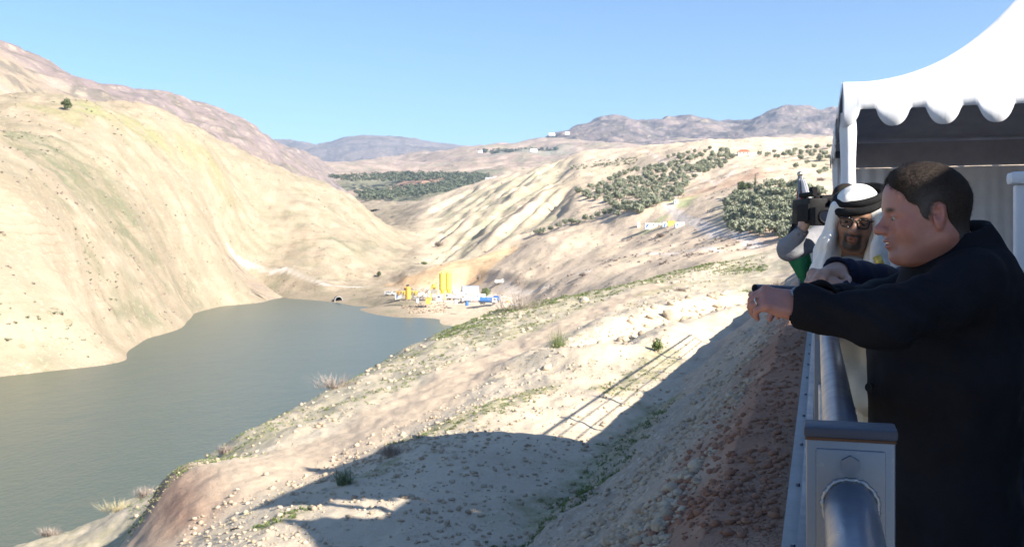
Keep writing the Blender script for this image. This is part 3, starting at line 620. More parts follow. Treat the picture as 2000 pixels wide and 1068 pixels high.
# ------------------------------------------------------------------ stones, grass, bushes, trees
def ico(sub):
    bm = bmesh.new(); bmesh.ops.create_icosphere(bm, subdivisions=sub, radius=1.0); V = np.array([v.co[:] for v in bm.verts]); Fc = np.array([[v.index for v in f.verts] for f in bm.faces]); bm.free(); return V, Fc
ICO1, ICO2, ICO3 = ico(1), ico(2), ico(3)
def merged(name, protos, pos, scl, rotz, m, tilt=.4, parent=None, smooth=False, attr=None):
    """many copies of small shapes in one mesh (uncountable stuff)"""
    Vs, Fs, As = [], [], []; off_ = 0; idx = R.integers(0, len(protos), len(pos))
    for pi, (V0, F0) in enumerate(protos):
        s = np.nonzero(idx == pi)[0]
        if not len(s): continue
        c, sn = np.cos(rotz[s]), np.sin(rotz[s]); A = V0[None] * scl[s][:, None, :]
        t = (R.random(len(s)) - .5) * 2 * tilt; ct, stt = np.cos(t), np.sin(t)
        y1 = A[..., 1] * ct[:, None] - A[..., 2] * stt[:, None]; z1 = A[..., 1] * stt[:, None] + A[..., 2] * ct[:, None]
        X = A[..., 0] * c[:, None] - y1 * sn[:, None]; Y = A[..., 0] * sn[:, None] + y1 * c[:, None]
        W = np.stack([X, Y, z1], -1) + pos[s][:, None, :]
        Fs.append((F0[None] + (np.arange(len(s)) * len(V0))[:, None, None] + off_).reshape(-1, F0.shape[1])); Vs.append(W.reshape(-1, 3)); off_ += W.shape[0] * W.shape[1]
        if attr is not None: As.append(np.repeat(attr[s], len(V0), 0))
    me = np_mesh(name, np.concatenate(Vs), np.concatenate(Fs))
    if attr is not None: set_attr(me, 'tone', np.concatenate(As))
    return link_mesh(name, me, m, parent, smooth)
def rock_proto(base, seed, rough=.35):
    V0, F0 = base; d = 1 + rough * fbm(V0[:,0]*1.3 + seed*7, V0[:,1]*1.3, V0[:,2]*1.3 + seed, 3)
    V = V0 * d[:, None]; nn = np.random.default_rng(seed).normal(size=(5, 3)); nn /= np.linalg.norm(nn, axis=1)[:, None]
    for n_ in nn:                                     # knock flat facets off it
        h = V @ n_; V = V - np.maximum(0, h - .72)[:, None] * n_
    return V, F0
k = NT('limestone', .9, .2); t = k.attr('tone'); n1, n2 = k.noise(9, 6, .7), k.noise(45, 4, .7)
c = k.mix(k.ramp(n1, (.35, 0), (.7, .55)), t, k.mix(.5, t, (.33, .24, .16))); k.base(k.mix(k.ramp(n2, (.6, 0), (.75, .35)), c, (.24, .21, .17))); k.bump(k.math('ADD', n1, n2), .6, .02); M_stone = k.m
def tones(n, a=(.50, .425, .325), b=(.36, .28, .20)): q = R.random((n, 1)) ** 1.2; return np.array(a) * (1 - q) + np.array(b) * q
def scatter(n, fx, size, name, protos, zone_ok, flat=.65, sink=.25):
    """stones over the hillside: fx gives candidate plan points"""
    x, y = fx(n); keep = zone_ok(x, y); x, y = x[keep], y[keep]; s = size(len(x), y); z = near_z(x, y)
    pos = np.stack([x, y, z + s * flat * (1 - sink) * .5], 1); sc = np.stack([s * (.75 + .6*R.random(len(x))), s * (.75 + .6*R.random(len(x))), s * flat * (.7 + .6*R.random(len(x)))], 1)
    return tag(merged(name, protos, pos, sc, R.random(len(x)) * 6.28, M_stone, attr=tones(len(x))), kind='stuff')
RP1 = [rock_proto(ICO1, i, .3) for i in range(6)]; RP2 = [rock_proto(ICO2, 20 + i, .35) for i in range(6)]
def bias(px0, px1, h0, y0, y1):
    def f(n):
        y = np.exp(math.log(y0) + (math.log(y1) - math.log(y0)) * R.random(n)); px = px0 + (px1 - px0) * R.random(n); return (px - CX) / F * y, y
    return f
def offs(x, y): return x - fence_x(y)
def tr(x, y): return poly_dist(x, y, TRACK)
clump = lambda x, y, f=.25, sd=21.: fbm(x*f, y*f, sd, 3)
# coarse gravel on the fill slope and terrace
scatter(26000, bias(350, 1560, 0, 5, 45), lambda n, y: .010 + .045 * R.random(n) ** 5 * np.clip(y / 14, .8, 1.6), 'gravel', RP1,
        lambda x, y: (offs(x, y) < -.9) & (offs(x, y) > -12.5) & (clump(x, y, .5) + .25 * R.random(len(x)) > -.12))
scatter(9000, bias(950, 1560, 0, 5, 40), lambda n, y: .018 + .05 * R.random(n) ** 2, 'rubble', RP1,
        lambda x, y: (offs(x, y) < -1.0) & (offs(x, y) > -2.6) & (clump(x, y, .4, 31.) > -.02))
sc_ = scatter(5200, bias(1250, 1570, 0, 4.2, 30), lambda n, y: .008 + .035 * R.random(n) ** 4, 'earth_clods', RP1, lambda x, y: (offs(x, y) < -.26) & (offs(x, y) > -1.5) & (clump(x, y, .9, 33.) + .3*R.random(len(x)) > 0))
sc_.data.attributes['tone'].data.foreach_set('color', np.tile((.27, .135, .09, 1), (len(sc_.data.vertices), 1)).astype(np.float32).ravel())
# pale stones over the lower slope and along the terrace edge
scatter(9000, bias(250, 1540, 0, 20, 170), lambda n, y: (.02 + .13 * R.random(n) ** 6) * np.clip(y / 45, .6, 2.2), 'scattered_stones', RP1,
        lambda x, y: (offs(x, y) < -9.5) & (tr(x, y) > 2.0 + .6*R.random(len(x))) & (clump(x, y, .18, 41.) + .3 * R.random(len(x)) > 0))
scatter(2000, bias(900, 1540, 0, 30, 130), lambda n, y: (.05 + .24 * R.random(n) ** 3.5) * np.clip(y / 60, .6, 1.5), 'boulder_field', RP2,
        lambda x, y: poly_dist(x, y, GULLY) < 4.2 * np.clip(y / 70, .7, 1.6) * (.3 + .7 * R.random(len(x))))
# boulders one can pick out
RB = [np_mesh('boulder', *rock_proto(ICO3, 50 + i, .4)) for i in range(6)]
for i_, b_ in enumerate(RB): set_attr(b_, 'tone', np.tile((.54 - .03*i_, .47 - .03*i_, .37 - .03*i_), (len(b_.vertices), 1)))
def boulder(px, py, h, wpx, label, flat=.75, name='boulder'):
    x, y, z = H(px, py, h); z = float(near_z(np.array([x]), np.array([y]))[0]); y2 = y
    s = wpx / F * y2 / 2; o = link_mesh(name, RB[rng.randrange(6)], M_stone, smooth=False); o.location = (x, y2, z + s*flat*.35); o.scale = (s, s*.9, s*flat)
    o.rotation_euler = (rng.uniform(-.3, .3), rng.uniform(-.3, .3), rng.uniform(0, 6.28)); return tag(o, label, 'rock', 'boulders on the hillside')
for a in [(430,884,6.4,22,'pale boulder beside a green tuft above the lake edge'), (345,924,6.3,24,'flat pale boulder at the top of the red cut'), (1140,593,5.3,20,'pale round boulder in the green strip above the dirt track'),
          (1312,606,3.9,38,'largest pale boulder on the stony bank right of the track'), (1338,612,3.9,26,'small pale boulder touching the largest one on the stony bank'), (1172,664,4.35,26,'cream boulder with shadowed side at the terrace edge'),
          (1068,722,4.5,24,'squarish tan boulder beside the dry twigs at the terrace edge'), (1218,648,4.2,24,'brown boulder in the dug gully beside the terrace'), (1436,990,3.0,42,'orange brown slab lying on the red earth beside the kerb'),
          (1240,655,4.2,20,'cream boulder on the gully rim above the shrub'), (1395,560,3.0,22,'grey boulder half way up the right bank'), (735,912,4.45,12,'lower pale stone at the tip of the gravel bench')]: boulder(*a, flat=.4 if 'slab' in a[4] or 'flat' in a[4] else .75)
# --- leafy shapes
def leaf_cloud(n, rad, leaf, seed, shell=.55, squash=.8, lumps=7):
    """crown of small faces gathered in uneven clumps"""
    g = np.random.default_rng(seed); cs = g.normal(size=(lumps, 3)); cs /= np.linalg.norm(cs, axis=1)[:, None]; cs *= (.35 + .4*g.random((lumps, 1))); cr = .36 + .28*g.random(lumps)
    which = g.integers(0, lumps, n); d = g.normal(size=(n, 3)); d /= np.linalg.norm(d, axis=1)[:, None]; r = (shell + (1 - shell) * g.random((n, 1)))
    p = cs[which] + d * r * cr[which][:, None]; p[:, 2] *= squash; p *= rad
    nrm = d + .7*g.normal(size=(n, 3)); nrm /= np.linalg.norm(nrm, axis=1)[:, None]; t1 = np.cross(nrm, g.normal(size=(n, 3))); t1 /= np.linalg.norm(t1, axis=1)[:, None]; t2 = np.cross(nrm, t1)
    s = leaf * (.6 + .8*g.random((n, 1)))
    V = np.stack([p - t1*s, p - t2*s*.55, p + t1*s, p + t2*s*.55], 1).reshape(-1, 3); return V, np.arange(len(V)).reshape(-1, 4)
def leaf_mat(name, a, b, sc=1.2):
    k = NT(name, .75, .25); k.base(k.mix(k.ramp(k.noise(sc, 3, .6), (.35, 0), (.65, 1)), a, b)); return k.m
M_olive = leaf_mat('olive_leaves', (.17, .19, .12), (.31, .32, .23), .8); M_bark = mat('bark', (.14, .11, .08), .9, var=.3, bump=.6, bscale=12, bdist=.02)
M_dark = leaf_mat('evergreen_leaves', (.06, .085, .035), (.12, .14, .06)); M_shrub = leaf_mat('shrub_leaves', (.10, .14, .05), (.19, .23, .09), 5)
M_dry = leaf_mat('dry_twigs', (.24, .19, .16), (.38, .32, .27), 4); M_grass = leaf_mat('grass_blades', (.085, .125, .035), (.175, .21, .075), 3); M_drygrass = leaf_mat('dry_grass', (.34, .29, .17), (.46, .40, .25), 3)
def trunk_mesh(h, r, seed, limbs=3):
    g = random.Random(seed); m = MB(); p = Vector((0, 0, -.3)); q = Vector((g.uniform(-.1, .1), g.uniform(-.1, .1), h*.5)); m.tube(p, q, r, r*.75, 8)
    for i in range(limbs):
        a = 6.28*i/limbs + g.random(); m.tube(q, q + Vector((math.cos(a)*h*.35, math.sin(a)*h*.35, h*.45)), r*.6, r*.25, 6)
    me = bpy.data.meshes.new('trunk'); m.bm.to_mesh(me); m.bm.free(); return me
OL = []
for i in range(5):
    V_, F_ = leaf_cloud(640, 2.75, .46, 100 + i, .45, .78, 10); V_ = V_ + np.array([0, 0, 2.6]); OL.append((np_mesh('crown', V_, F_), trunk_mesh(2.4, .2, i)))
for c_, t_ in OL: c_.materials.append(M_olive); t_.materials.append(M_bark)
def vz1(x, y): return float(valley_z(np.array([x]), np.array([y]))[0])
def ray_ground(px, py, y0, y1, fn=None):
    """first depth at which the sight line through a pixel meets the valley ground"""
    ys = np.exp(np.linspace(math.log(y0), math.log(y1), 160)); x = (px - CX) / F * ys; zr = -(py - CY) / F * ys; d = (fn or valley_z)(x, ys, False) - zr
    i = np.nonzero(d > 0)[0]; return float(ys[i[0]]) if len(i) else float(ys[-1])
def olive(px, py, h, label, group, y0=250, y1=1400, parts=True):
    y = ray_ground(px, py, y0, y1); x = (px - CX) / F * y; z = vz1(x, y); k_ = rng.randrange(5); c_, t_ = OL[k_]; s = h / 4.7
    r_ = empty('olive_tree', (x, y, z), rng.uniform(0, 6.28)); r_.scale = (s * rng.uniform(.9, 1.15), s, s)
    tag(r_, label, 'tree', group)
    for nm, me_ in (('crown', c_), ('trunk', t_)):
        o = bpy.data.objects.new(nm, me_); col.objects.link(o); o.parent = r_
    return r_
def fill_poly(poly, n, mind):
    """scattered pixels inside an outline, kept apart"""
    q = np.array(poly, float); lo, hi = q.min(0), q.max(0); out = []
    for _ in range(n * 60):
        p = lo + (hi - lo) * R.random(2); ins = False
        for i in range(len(q)):
            a, b = q[i], q[(i+1) % len(q)]
            if (a[1] > p[1]) != (b[1] > p[1]) and p[0] < (b[0]-a[0])*(p[1]-a[1])/(b[1]-a[1]+1e-12)+a[0]: ins = not ins
        if ins and all(((p[0]-o_[0])/mind[0])**2 + ((p[1]-o_[1])/mind[1])**2 > 1 for o_ in out): out.append(p)
        if len(out) >= n: break
    return sorted(out, key=lambda p: p[1])
G1, G2 = 'olive trees of the long grove on the far hill', 'olive trees of the grove below the cypress'
for px, py in fill_poly([(1125,378),(1200,352),(1290,325),(1420,300),(1440,312),(1360,350),(1330,382),(1290,408),(1235,425),(1190,408),(1130,388)], 160, (10.5, 5)):
    olive(px, py, rng.uniform(4.2, 6.2), 'grey green olive tree in the dense long grove running up the far hill', G1)
ORD = ['first', 'second', 'third', 'fourth', 'fifth', 'sixth', 'seventh', 'eighth', 'ninth', 'tenth', 'eleventh', 'twelfth', 'thirteenth']
for i_, (px, py) in enumerate([(1048,460),(1060,456),(1076,450),(1090,447),(1103,443),(1117,440),(1130,437),(1143,433),(1156,430),(1168,424),(1180,420),(1192,418),(1205,420)]):
    olive(px, py, rng.uniform(3.6, 4.8), ORD[i_] + ' olive tree from the left in the single row below the long grove', 'olive trees of the row below the long grove')
for px, py in fill_poly([(1425,385),(1460,372),(1555,372),(1600,380),(1600,470),(1555,472),(1510,470),(1450,460),(1418,448),(1418,420)], 84, (16, 8.5)):
    olive(px, py, rng.uniform(4.0, 6.0), 'olive tree in the open grove on the slope below the cypress', G2)
for px, py in fill_poly([(1480,305),(1560,297),(1640,285),(1640,318),(1560,312),(1480,312)], 26, (15, 6)): olive(px, py, rng.uniform(4, 5.5), 'olive tree in the band of trees right of the red roof', 'olive trees beside the red roofed house')
for i_, (px, py) in enumerate(sorted(fill_poly([(1300,308),(1390,296),(1400,300),(1310,314)], 10, (10, 4)), key=lambda p: p[0])): olive(px, py, rng.uniform(3.5, 4.6), ORD[i_] + ' small olive tree from the left along the foot of the bare knoll', 'olive trees under the bare knoll')
for i_, (px, py) in enumerate([(1555,330),(1576,318),(1590,325),(1600,345),(1612,332),(1626,322)]): olive(px, py, rng.uniform(3.2, 4.4), ORD[i_] + ' lone olive tree from the left on the terraced field beside the tent', 'olive trees on the terraced field')
# far orchards read as one mass
def far_mass(name, polys, n, size, y0, y1, m, fn):
    pos = []
    for poly in polys:
        for px, py in fill_poly(poly, n, (3.2, 1.6) if size > 4 else (7, 3)):
            ys = fn(px, py); pos.append(((px - CX) / F * ys, ys, -(py - CY) / F * ys + size*.3))
    pos = np.array(pos); s = size * (.7 + .6*R.random((len(pos), 1))); return tag(merged(name, [leaf_cloud(60, 1.0, .30, 300 + i, .6, .8, 5) for i in range(3)], pos, np.hstack([s, s, s*.8]), R.random(len(pos))*6.28, m, 0), kind='stuff')
M_faro = leaf_mat('far_orchard_leaves', (.085, .105, .065), (.14, .155, .095), .05)
far_mass('far_orchards', [[(640,345),(780,337),(955,340),(950,347),(800,352),(690,352)], [(690,375),(790,365),(900,352),(960,345),(930,358),(880,372),(800,382),(720,388)]], 230, 7.0, 0, 0, M_faro, lambda px, py: 2480 - (py - 340) * 13)
far_mass('far_tree_row', [[(1115,325),(1240,307),(1248,320),(1180,328),(1115,333)]], 40, 2.6, 0, 0, M_olive, lambda px, py: ray_ground(px, py, 500, 1300))
far_mass('far_hill_trees', [[(930,294),(1090,290),(1085,297),(960,300)], [(1480,290),(1600,283),(1600,288),(1490,296)]], 70, 9.0, 0, 0, M_faro, lambda px, py: 3600 if px < 1200 else 2880)
# cypress, dark evergreen, single bushes
def lone(name, cloud, px, py, hgt, label, cat, m, y0=250, y1=1400, tr_=True, fn=None, zf=None, stem=None):
    y = ray_ground(px, py, y0, y1, fn); x = (px - CX) / F * y; z = (float(zf(np.array([x]), np.array([y]))[0]) if zf else vz1(x, y))
    r_ = tag(empty(name, (x, y, z)), label, cat); V_, F_ = cloud; link_mesh('crown', np_mesh('crown', V_ * hgt, F_), m, r_, False)
    if tr_: 
        t_ = trunk_mesh(hgt*.55, hgt*.035, 7); link_mesh('trunk', t_, stem or M_bark, r_)
    return r_
cy = leaf_cloud(900, .5, .035, 401, .3, 1.0, 14); cyv = cy[0].copy(); cyv[:, 2] = cyv[:, 2] * 1.25 + .52; wd = np.clip(1.05 - cyv[:, 2], .08, .6) * .42; cyv[:, 0] *= wd; cyv[:, 1] *= wd
lone('cypress_tree', (cyv, cy[1]), 1475, 372, 9.0, 'slim dark cypress standing alone above the olive grove', 'tree', M_dark)
rd = leaf_cloud(900, .48, .06, 402, .5, .85, 9); rdv = rd[0] + np.array([0, 0, .5])
lone('evergreen_tree', (rdv, rd[1]), 1448, 378, 7.5, 'broad dark evergreen tree left of the cypress', 'tree', M_dark)
lone('evergreen_tree', (rdv * (1.1, 1, .9), rd[1]), 948, 578, 6.0, 'round green tree behind the parked white trucks', 'tree', M_shrub, 430, 620)
lone('bush', (rdv, rd[1]), 740, 538, 4.2, 'small dark bush on the slope left of the silos', 'bush', M_dark, 560, 800)
lone('bush', (rdv * (1.5, 1, .7), rd[1]), 856, 472, 7.0, 'dark bush in the dry stream bed between the hills', 'bush', M_dry, 600, 1000)
lone('bush', (rdv * (1.4, 1, .6), rd[1]), 828, 508, 5.0, 'low green bush at the mouth of the dry stream bed', 'bush', M_shrub, 560, 900)
lone('bush', (rdv * (1.6, 1, .55), rd[1]), 1290, 464, 4.0, 'low grey bush below the white roadside sheds', 'bush', M_dry, 300, 700)
lone('bush', (rdv * (1.6, 1, .55), rd[1]), 1138, 543, 3.2, 'low grey bush on the bare field above the green strip', 'bush', M_dry, 300, 600)
lone('bush', (rdv * (1.5, 1, .6), rd[1]), 1602, 352, 4.2, 'round grey bush on the brown field left of the tent', 'bush', M_dry, 350, 800)
lone('bush', (rdv, rd[1]), 130, 206, 6.5, 'round dark bush high on the bench of the left hill', 'bush', M_dark, 400, 900)
lone('shrub', (rdv, rd[1]), 935, 530, 3.6, 'brown leafless shrub above the grey container', 'bush', M_dry, 540, 640)
def near_lone(name, px, py, h, hgt, label, m, sq=(1, 1, 1), n=700, leaf=.07, seed=500, cat='bush'):
    x, y, z = H(px, py, h); z = float(near_z(np.array([x]), np.array([y]))[0]); V_, F_ = leaf_cloud(n, .5, leaf, seed, .25, .85, 10); V_ = (V_ + np.array([0, 0, .42])) * hgt * np.array(sq)
    r_ = tag(empty(name, (x, y, z)), label, cat); link_mesh('foliage', np_mesh('foliage', V_, F_), m, r_, False); link_mesh('stem', trunk_mesh(hgt*.5, hgt*.03, seed), M_bark, r_); return r_
near_lone('shrub', 1285, 688, 4.1, .62, 'small upright green shrub where the railing shadows fall', M_shrub, (.8, .8, 1.15))
# twiggy dry bushes on the skyline of the slope
def twigs(px, py, h, hgt, wid, label, m=None, n=260, fn=None, cat='bush'):
    x, y, z = H(px, py, h); z = float((fn or near_z)(np.array([x]), np.array([y]))[0]); Vs, Fs = [], []; g = np.random.default_rng(int(px*7 + py))
    for i in range(n):
        a = g.random()*6.28; r0 = wid*.45*g.random(); b = np.array([math.cos(a)*r0, math.sin(a)*r0*.6, 0]); d = np.array([math.cos(a)*g.random()*wid*.45, math.sin(a)*g.random()*wid*.4, hgt*(.4 + .7*g.random())]); t = np.array([-math.sin(a), math.cos(a), 0]) * .006 * max(1, y/35)
        j = b + d*.5 + g.normal(size=3)*hgt*.06; e = b + d + g.normal(size=3)*hgt*.1; k0 = len(Vs); Vs += [b - t, b + t, j + t*.8, j - t*.8, e]; Fs += [(k0, k0+1, k0+2, k0+3), (k0+3, k0+2, k0+4, k0+4)]
    me_ = bpy.data.meshes.new('twigs'); me_.from_pydata([tuple(v) for v in Vs], [], [f[:3] if f[2] == f[3] or f[3] == f[2] else (f if f[3] != f[2] and len(set(f)) == 4 else f[:3]) for f in Fs]); o = link_mesh(name_ := 'dry_bush', me_, m or M_dry, smooth=False); o.location = (x, y, z); return tag(o, label, cat)
for a in [(655,768,7.2,.75,2.6,'grey leafless thorn bush sprawling on the skyline above the lake'), (232,985,9.9,.4,1.6,'dry yellow weeds standing on the road edge above the lake'), (100,1040,10.4,.35,.9,'small dry bush at the bottom left road edge'),
          (440,866,6.9,.35,.6,'small dry tuft beside the pale boulder on the skyline'), (1090,690,4.5,1.0,.8,'tall thin yellow green broom on the terrace edge'), (1020,606,6.2,2.2,6.5,'large brown thorn bush at the top of the green strip'),
          (765,888,4.5,.28,.55,'low dry bush on the gravel bench edge'), (285,972,9.8,.5,1.0,'dry scrub where the red cut meets the road edge'), (1330,560,3.6,.5,1.6,'grey low scrub on the right bank'), (1520,520,1.4,.6,1.6,'dry scrub at the top of the bank below the camera operator'), (1460,545,2.6,.5,1.6,'grey green scrub on the bank left of the pipe end')]:
    twigs(*a, m=M_shrub if 'broom' in a[5] or 'green scrub' in a[5] else (M_drygrass if 'yellow' in a[5] else None))
# spiky plant
def blades(n, L, w, spread, seed):
    g = np.random.default_rng(seed); V, Fc = [], []
    for i in range(n):
        a = g.random()*6.28; el = .35 + 1.15*g.random(); l = L*(.6 + .5*g.random()); d = np.array([math.cos(a)*math.cos(el), math.sin(a)*math.cos(el), math.sin(el)]); s = np.array([-math.sin(a), math.cos(a), 0])*w; b = np.array([g.normal()*spread, g.normal()*spread, 0]); k0 = len(V)
        m1 = b + d*l*.55; e = b + d*l + np.array([0, 0, -l*.12]); V += [b - s, b + s, m1 + s*.8, m1 - s*.8, e]; Fc += [(k0, k0+1, k0+2, k0+3), (k0+3, k0+2, k0+4)]
    return V, Fc
M_squill = leaf_mat('squill_leaves', (.13, .18, .10), (.22, .27, .17), 6)
x, y, z = H(672, 945, 4.47); V_, F_ = blades(90, .42, .012, .05, 9); me_ = bpy.data.meshes.new('leaves'); me_.from_pydata([tuple(v) for v in V_], [], F_)
o = link_mesh('spiky_plant', me_, M_squill, smooth=False); o.location = (x, y, float(near_z(np.array([x]), np.array([y]))[0])); tag(o, 'spiky green plant with sword leaves beside the shadow on the slope', 'plant')
# grass tufts and low weeds (uncountable)
def tufts(name, n, fx, ok, size, m, seed):
    x, y = fx(n); kp = ok(x, y); x, y = x[kp], y[kp]; z = near_z(x, y); pr = []
    for i in range(4):
        V_, F_ = blades(9, 1.0, .09, .25, seed + i); tri = [f if len(f) == 3 else f[:3] for f in F_] + [(f[0], f[2], f[3]) for f in F_ if len(f) == 4]; pr.append((np.array(V_), np.array(tri)))
    s = size(len(x), y); return tag(merged(name, pr, np.stack([x, y, z], 1), np.stack([s, s, s*.7], 1), R.random(len(x))*6.28, m, .1), kind='stuff')
gdist = lambda x, y, pts: poly_dist(x, y, pts)
GL = [([H(1060,1040,4.15), H(1140,960,4.15), H(1215,880,4.15), H(1290,790,4.1)], .8), ([H(800,830,4.4), H(940,810,4.35), H(1060,750,4.3)], .7), ([H(520,1000,4.5), H(600,985,4.5)], .35), ([H(1190,760,4.3), H(1260,720,4.25), H(1300,690,4.2)], .8), ([H(1250,570,4.0), H(1330,553,3.7), H(1400,535,3.0)], 1.3)]
def near_gl(x, y): 
    d = np.full(np.shape(x), 9.0)
    for p_, r_ in GL: d = np.minimum(d, poly_dist(x, y, p_) / r_)
    return d
tufts('green_grass', 15000, bias(480, 1450, 0, 12, 90), lambda x, y: (near_gl(x, y) + .7*clump(x, y, .8, 51.) < .55 + .4*R.random(len(x))) & (tr(x, y) > 2), lambda n, y: .05 + .07*R.random(n), M_grass, 600)
tufts('green_weeds', 24000, bias(250, 1540, 0, 22, 190), lambda x, y: (offs(x, y) < -15) & (tr(x, y) > 2.2) & (clump(x, y, .16, 61.) + .5*clump(x, y, .7, 62.) > .22), lambda n, y: (.07 + .10*R.random(n)) * np.clip(y/45, .7, 2.5), M_grass, 620)
SK = [H(880,642,6.7), H(1000,606,6.6), H(1100,584,5.6), H(1200,560,5.0), H(1300,538,3.9), H(1400,516,2.4), H(1480,498,1.0)]
tufts('crest_weeds', 21000, bias(850, 1500, 0, 60, 200), lambda x, y: poly_dist(x, y, SK) < (1 + 6.0*R.random(len(x))**2)*1.2, lambda n, y: (.17 + .18*R.random(n)) * np.clip(y/90, .6, 1.6), M_grass, 640)
tufts('dry_grass', 15000, bias(250, 1540, 0, 18, 170), lambda x, y: (offs(x, y) < -8) & (tr(x, y) > 2.0) & (clump(x, y, .2, 71.) > -.05), lambda n, y: (.05 + .08*R.random(n)) * np.clip(y/45, .7, 2.0), M_drygrass, 660)

# scrub dotted over both valley sides (uncountable)
def scrub(n, px0, px1, y0, y1, ok, size, m, name):
    y = np.exp(math.log(y0) + (math.log(y1) - math.log(y0)) * R.random(n)); x = (px0 + (px1 - px0) * R.random(n) - CX) / F * y; z = valley_z(x, y); kp = ok(x, y, z) & (z > LAKE + 2)
    x, y, z = x[kp], y[kp], z[kp]; s = size * (.35 + .9 * R.random(len(x)) ** 2); return tag(merged(name, [leaf_cloud(26, 1.0, .45, 700 + i, .5, .7, 4) for i in range(4)], np.stack([x, y, z + s*.2], 1), np.stack([s, s, s*.75], 1), R.random(len(x))*6.28, m, 0), kind='stuff')
scrub(3000, -20, 800, 240, 900, lambda x, y, z: fbm(x/45, y/45, 81, 3) + .5*fbm(x/12, y/12, 82, 2) > .12, .75, M_dry, 'dry_scrub')
scrub(4200, -20, 800, 240, 900, lambda x, y, z: fbm(x/55, y/55, 83, 3) + .4*fbm(x/12, y/12, 84, 2) > .25, .75, M_olive, 'green_scrub')
scrub(4200, 780, 1660, 330, 1300, lambda x, y, z: fbm(x/50, y/50, 85, 3) + .5*fbm(x/12, y/12, 86, 2) > .22, 1.0, M_dry, 'dry_scrub')
# ------------------------------------------------------------------ works on the far shore, sheds, houses
M_yel = mat('yellow_paint', (.80, .60, .10), .5, var=.12, scale=1.5); M_or = mat('orange_paint', (.66, .36, .07), .55, var=.15, scale=1.5); M_wht = mat('white_paint', (.72, .72, .70), .5, var=.1, scale=1.0)
M_blu = mat('blue_paint', (.05, .17, .50), .45, var=.15, scale=1.5); M_cont = mat('grey_blue_sheet', (.34, .40, .50), .55, var=.1, scale=.6); M_tyre = mat('tyre_rubber', (.02, .02, .02), .9); M_glass = mat('dark_glass', (.03, .035, .04), .15, spec=.6)
M_frame = mat('weathered_steel', (.28, .26, .22), .6, var=.3); M_red = mat('red_roof', (.40, .13, .06), .8, var=.2); M_wall = mat('plaster', (.62, .58, .50), .9, var=.12, scale=.5); M_hole = mat('culvert_shade', (.03, .03, .035), .9); M_tarp = mat('tarpaulin', (.66, .68, .70), .6, var=.15)
def on_works(px, py):
    y = -WZ * F / (py - CY); return Vector(((px - CX) / F * y, y, WZ))
def on_valley(px, py, y0=300, y1=1500, fn=None):
    y = ray_ground(px, py, y0, y1); x = (px - CX) / F * y; return Vector((x, y, vz1(x, y)))
def silo(px, py, label):
    t = tag(empty('cement_silo', on_works(px, py)), label, 'silo', 'yellow silos of the concrete plant'); h = 12.5; r = 1.55
    auto_smooth(MB().tube((0,0,4.6), (0,0,h), r, seg=24).build('barrel', M_yel, t)); auto_smooth(MB().tube((0,0,2.6), (0,0,4.6), .3, r, seg=24).build('cone', M_yel, t))
    for a in range(4):
        q = Vector((math.cos(a*1.571+.78)*r*.92, math.sin(a*1.571+.78)*r*.92, 0)); MB().tube(q - Vector((0,0,.5)), q + Vector((0,0,5.0)), .13, seg=8).build('leg', M_yel, t)
    m = MB()
    for zz in (4.7, 6.9, 9.2, 11.4): m.torus((0,0,zz), (0,0,1), r + .02, .06, 24, 6)
    auto_smooth(m.build('stiffening_ring', M_yel, t)); m = MB().tube((r+.15, .2, 3), (r+.15, .2, h), .05, seg=6).tube((r+.15, -.25, 3), (r+.15, -.25, h), .05, seg=6)
    for i in range(18): m.tube((r+.15, .2, 3.2 + i*.52), (r+.15, -.25, 3.2 + i*.52), .03, seg=4)
    m.build('ladder', M_frame, t); m = MB().torus((0,0,h+1.0), (0,0,1), r, .05, 20, 5).torus((0,0,h+.5), (0,0,1), r, .04, 20, 5)
    for a in range(8): m.tube((math.cos(a*.785)*r, math.sin(a*.785)*r, h), (math.cos(a*.785)*r, math.sin(a*.785)*r, h+1), .05, seg=5)
    m.build('guard_rail', M_yel, t); MB().box((0,0,h+.35), (.9, .9, .7), .4).build('filter', M_frame, t)
silo(864, 584, 'left yellow cement silo on legs behind the parked trucks'); silo(876, 583, 'right yellow cement silo on legs nearest the grey container')
t = tag(empty('mixing_tower', on_works(848, 586)), 'yellow concrete mixing tower with hopper beside the left silo', 'mixing plant')
for sx in (-1.4, 1.4):
    for sy in (-1.3, 1.3): MB().tube((sx, sy, -.5), (sx, sy, 6.4), .14, seg=8).build('leg', M_yel, t)
MB().box((0,0,4.2), (3.4, 3.2, 1.8), 0, .1).build('mixer_housing', M_frame, t); auto_smooth(MB().tube((0,0,6.2), (0,0,7.7), 1.2, seg=20).build('weigh_hopper', M_yel, t)); MB().tube((0,0,5.1), (0,0,6.2), .4, 1.2, seg=20).build('hopper_cone', M_yel, t)
m = MB(); m.box((0,0,6.3), (3.6, 3.4, .15))
for sx in (-1.7, 1.7): m.tube((sx, -1.6, 7.2), (sx, 1.6, 7.2), .05, seg=5)
m.build('deck', M_yel, t); MB().box((2.3, -.4, 1.3), (2.0, 2.2, 2.3), 0, .06).build('control_cabin', M_wht, t); MB().box((2.3, -1.52, 1.6), (1.3, .05, .9)).build('cabin_window', M_glass, t)
a, b = on_works(818, 585), on_works(846, 585) + Vector((0, 0, 6.3)); t = tag(empty('conveyor', a), 'sloping grey conveyor belt climbing to the mixing tower', 'conveyor'); d = b - a
q = d.to_track_quat('X', 'Z').to_matrix().to_4x4()
MB().box(d/2 + Vector((0,0,.4)), (d.length, .9, .18), rot=q).build('belt', M_tyre, t); m = MB()
for s in (-.5, .5): m.box(d/2 + Vector((0, s, .3)), (d.length, .1, .4), rot=q)
m.build('side_frame', M_frame, t)
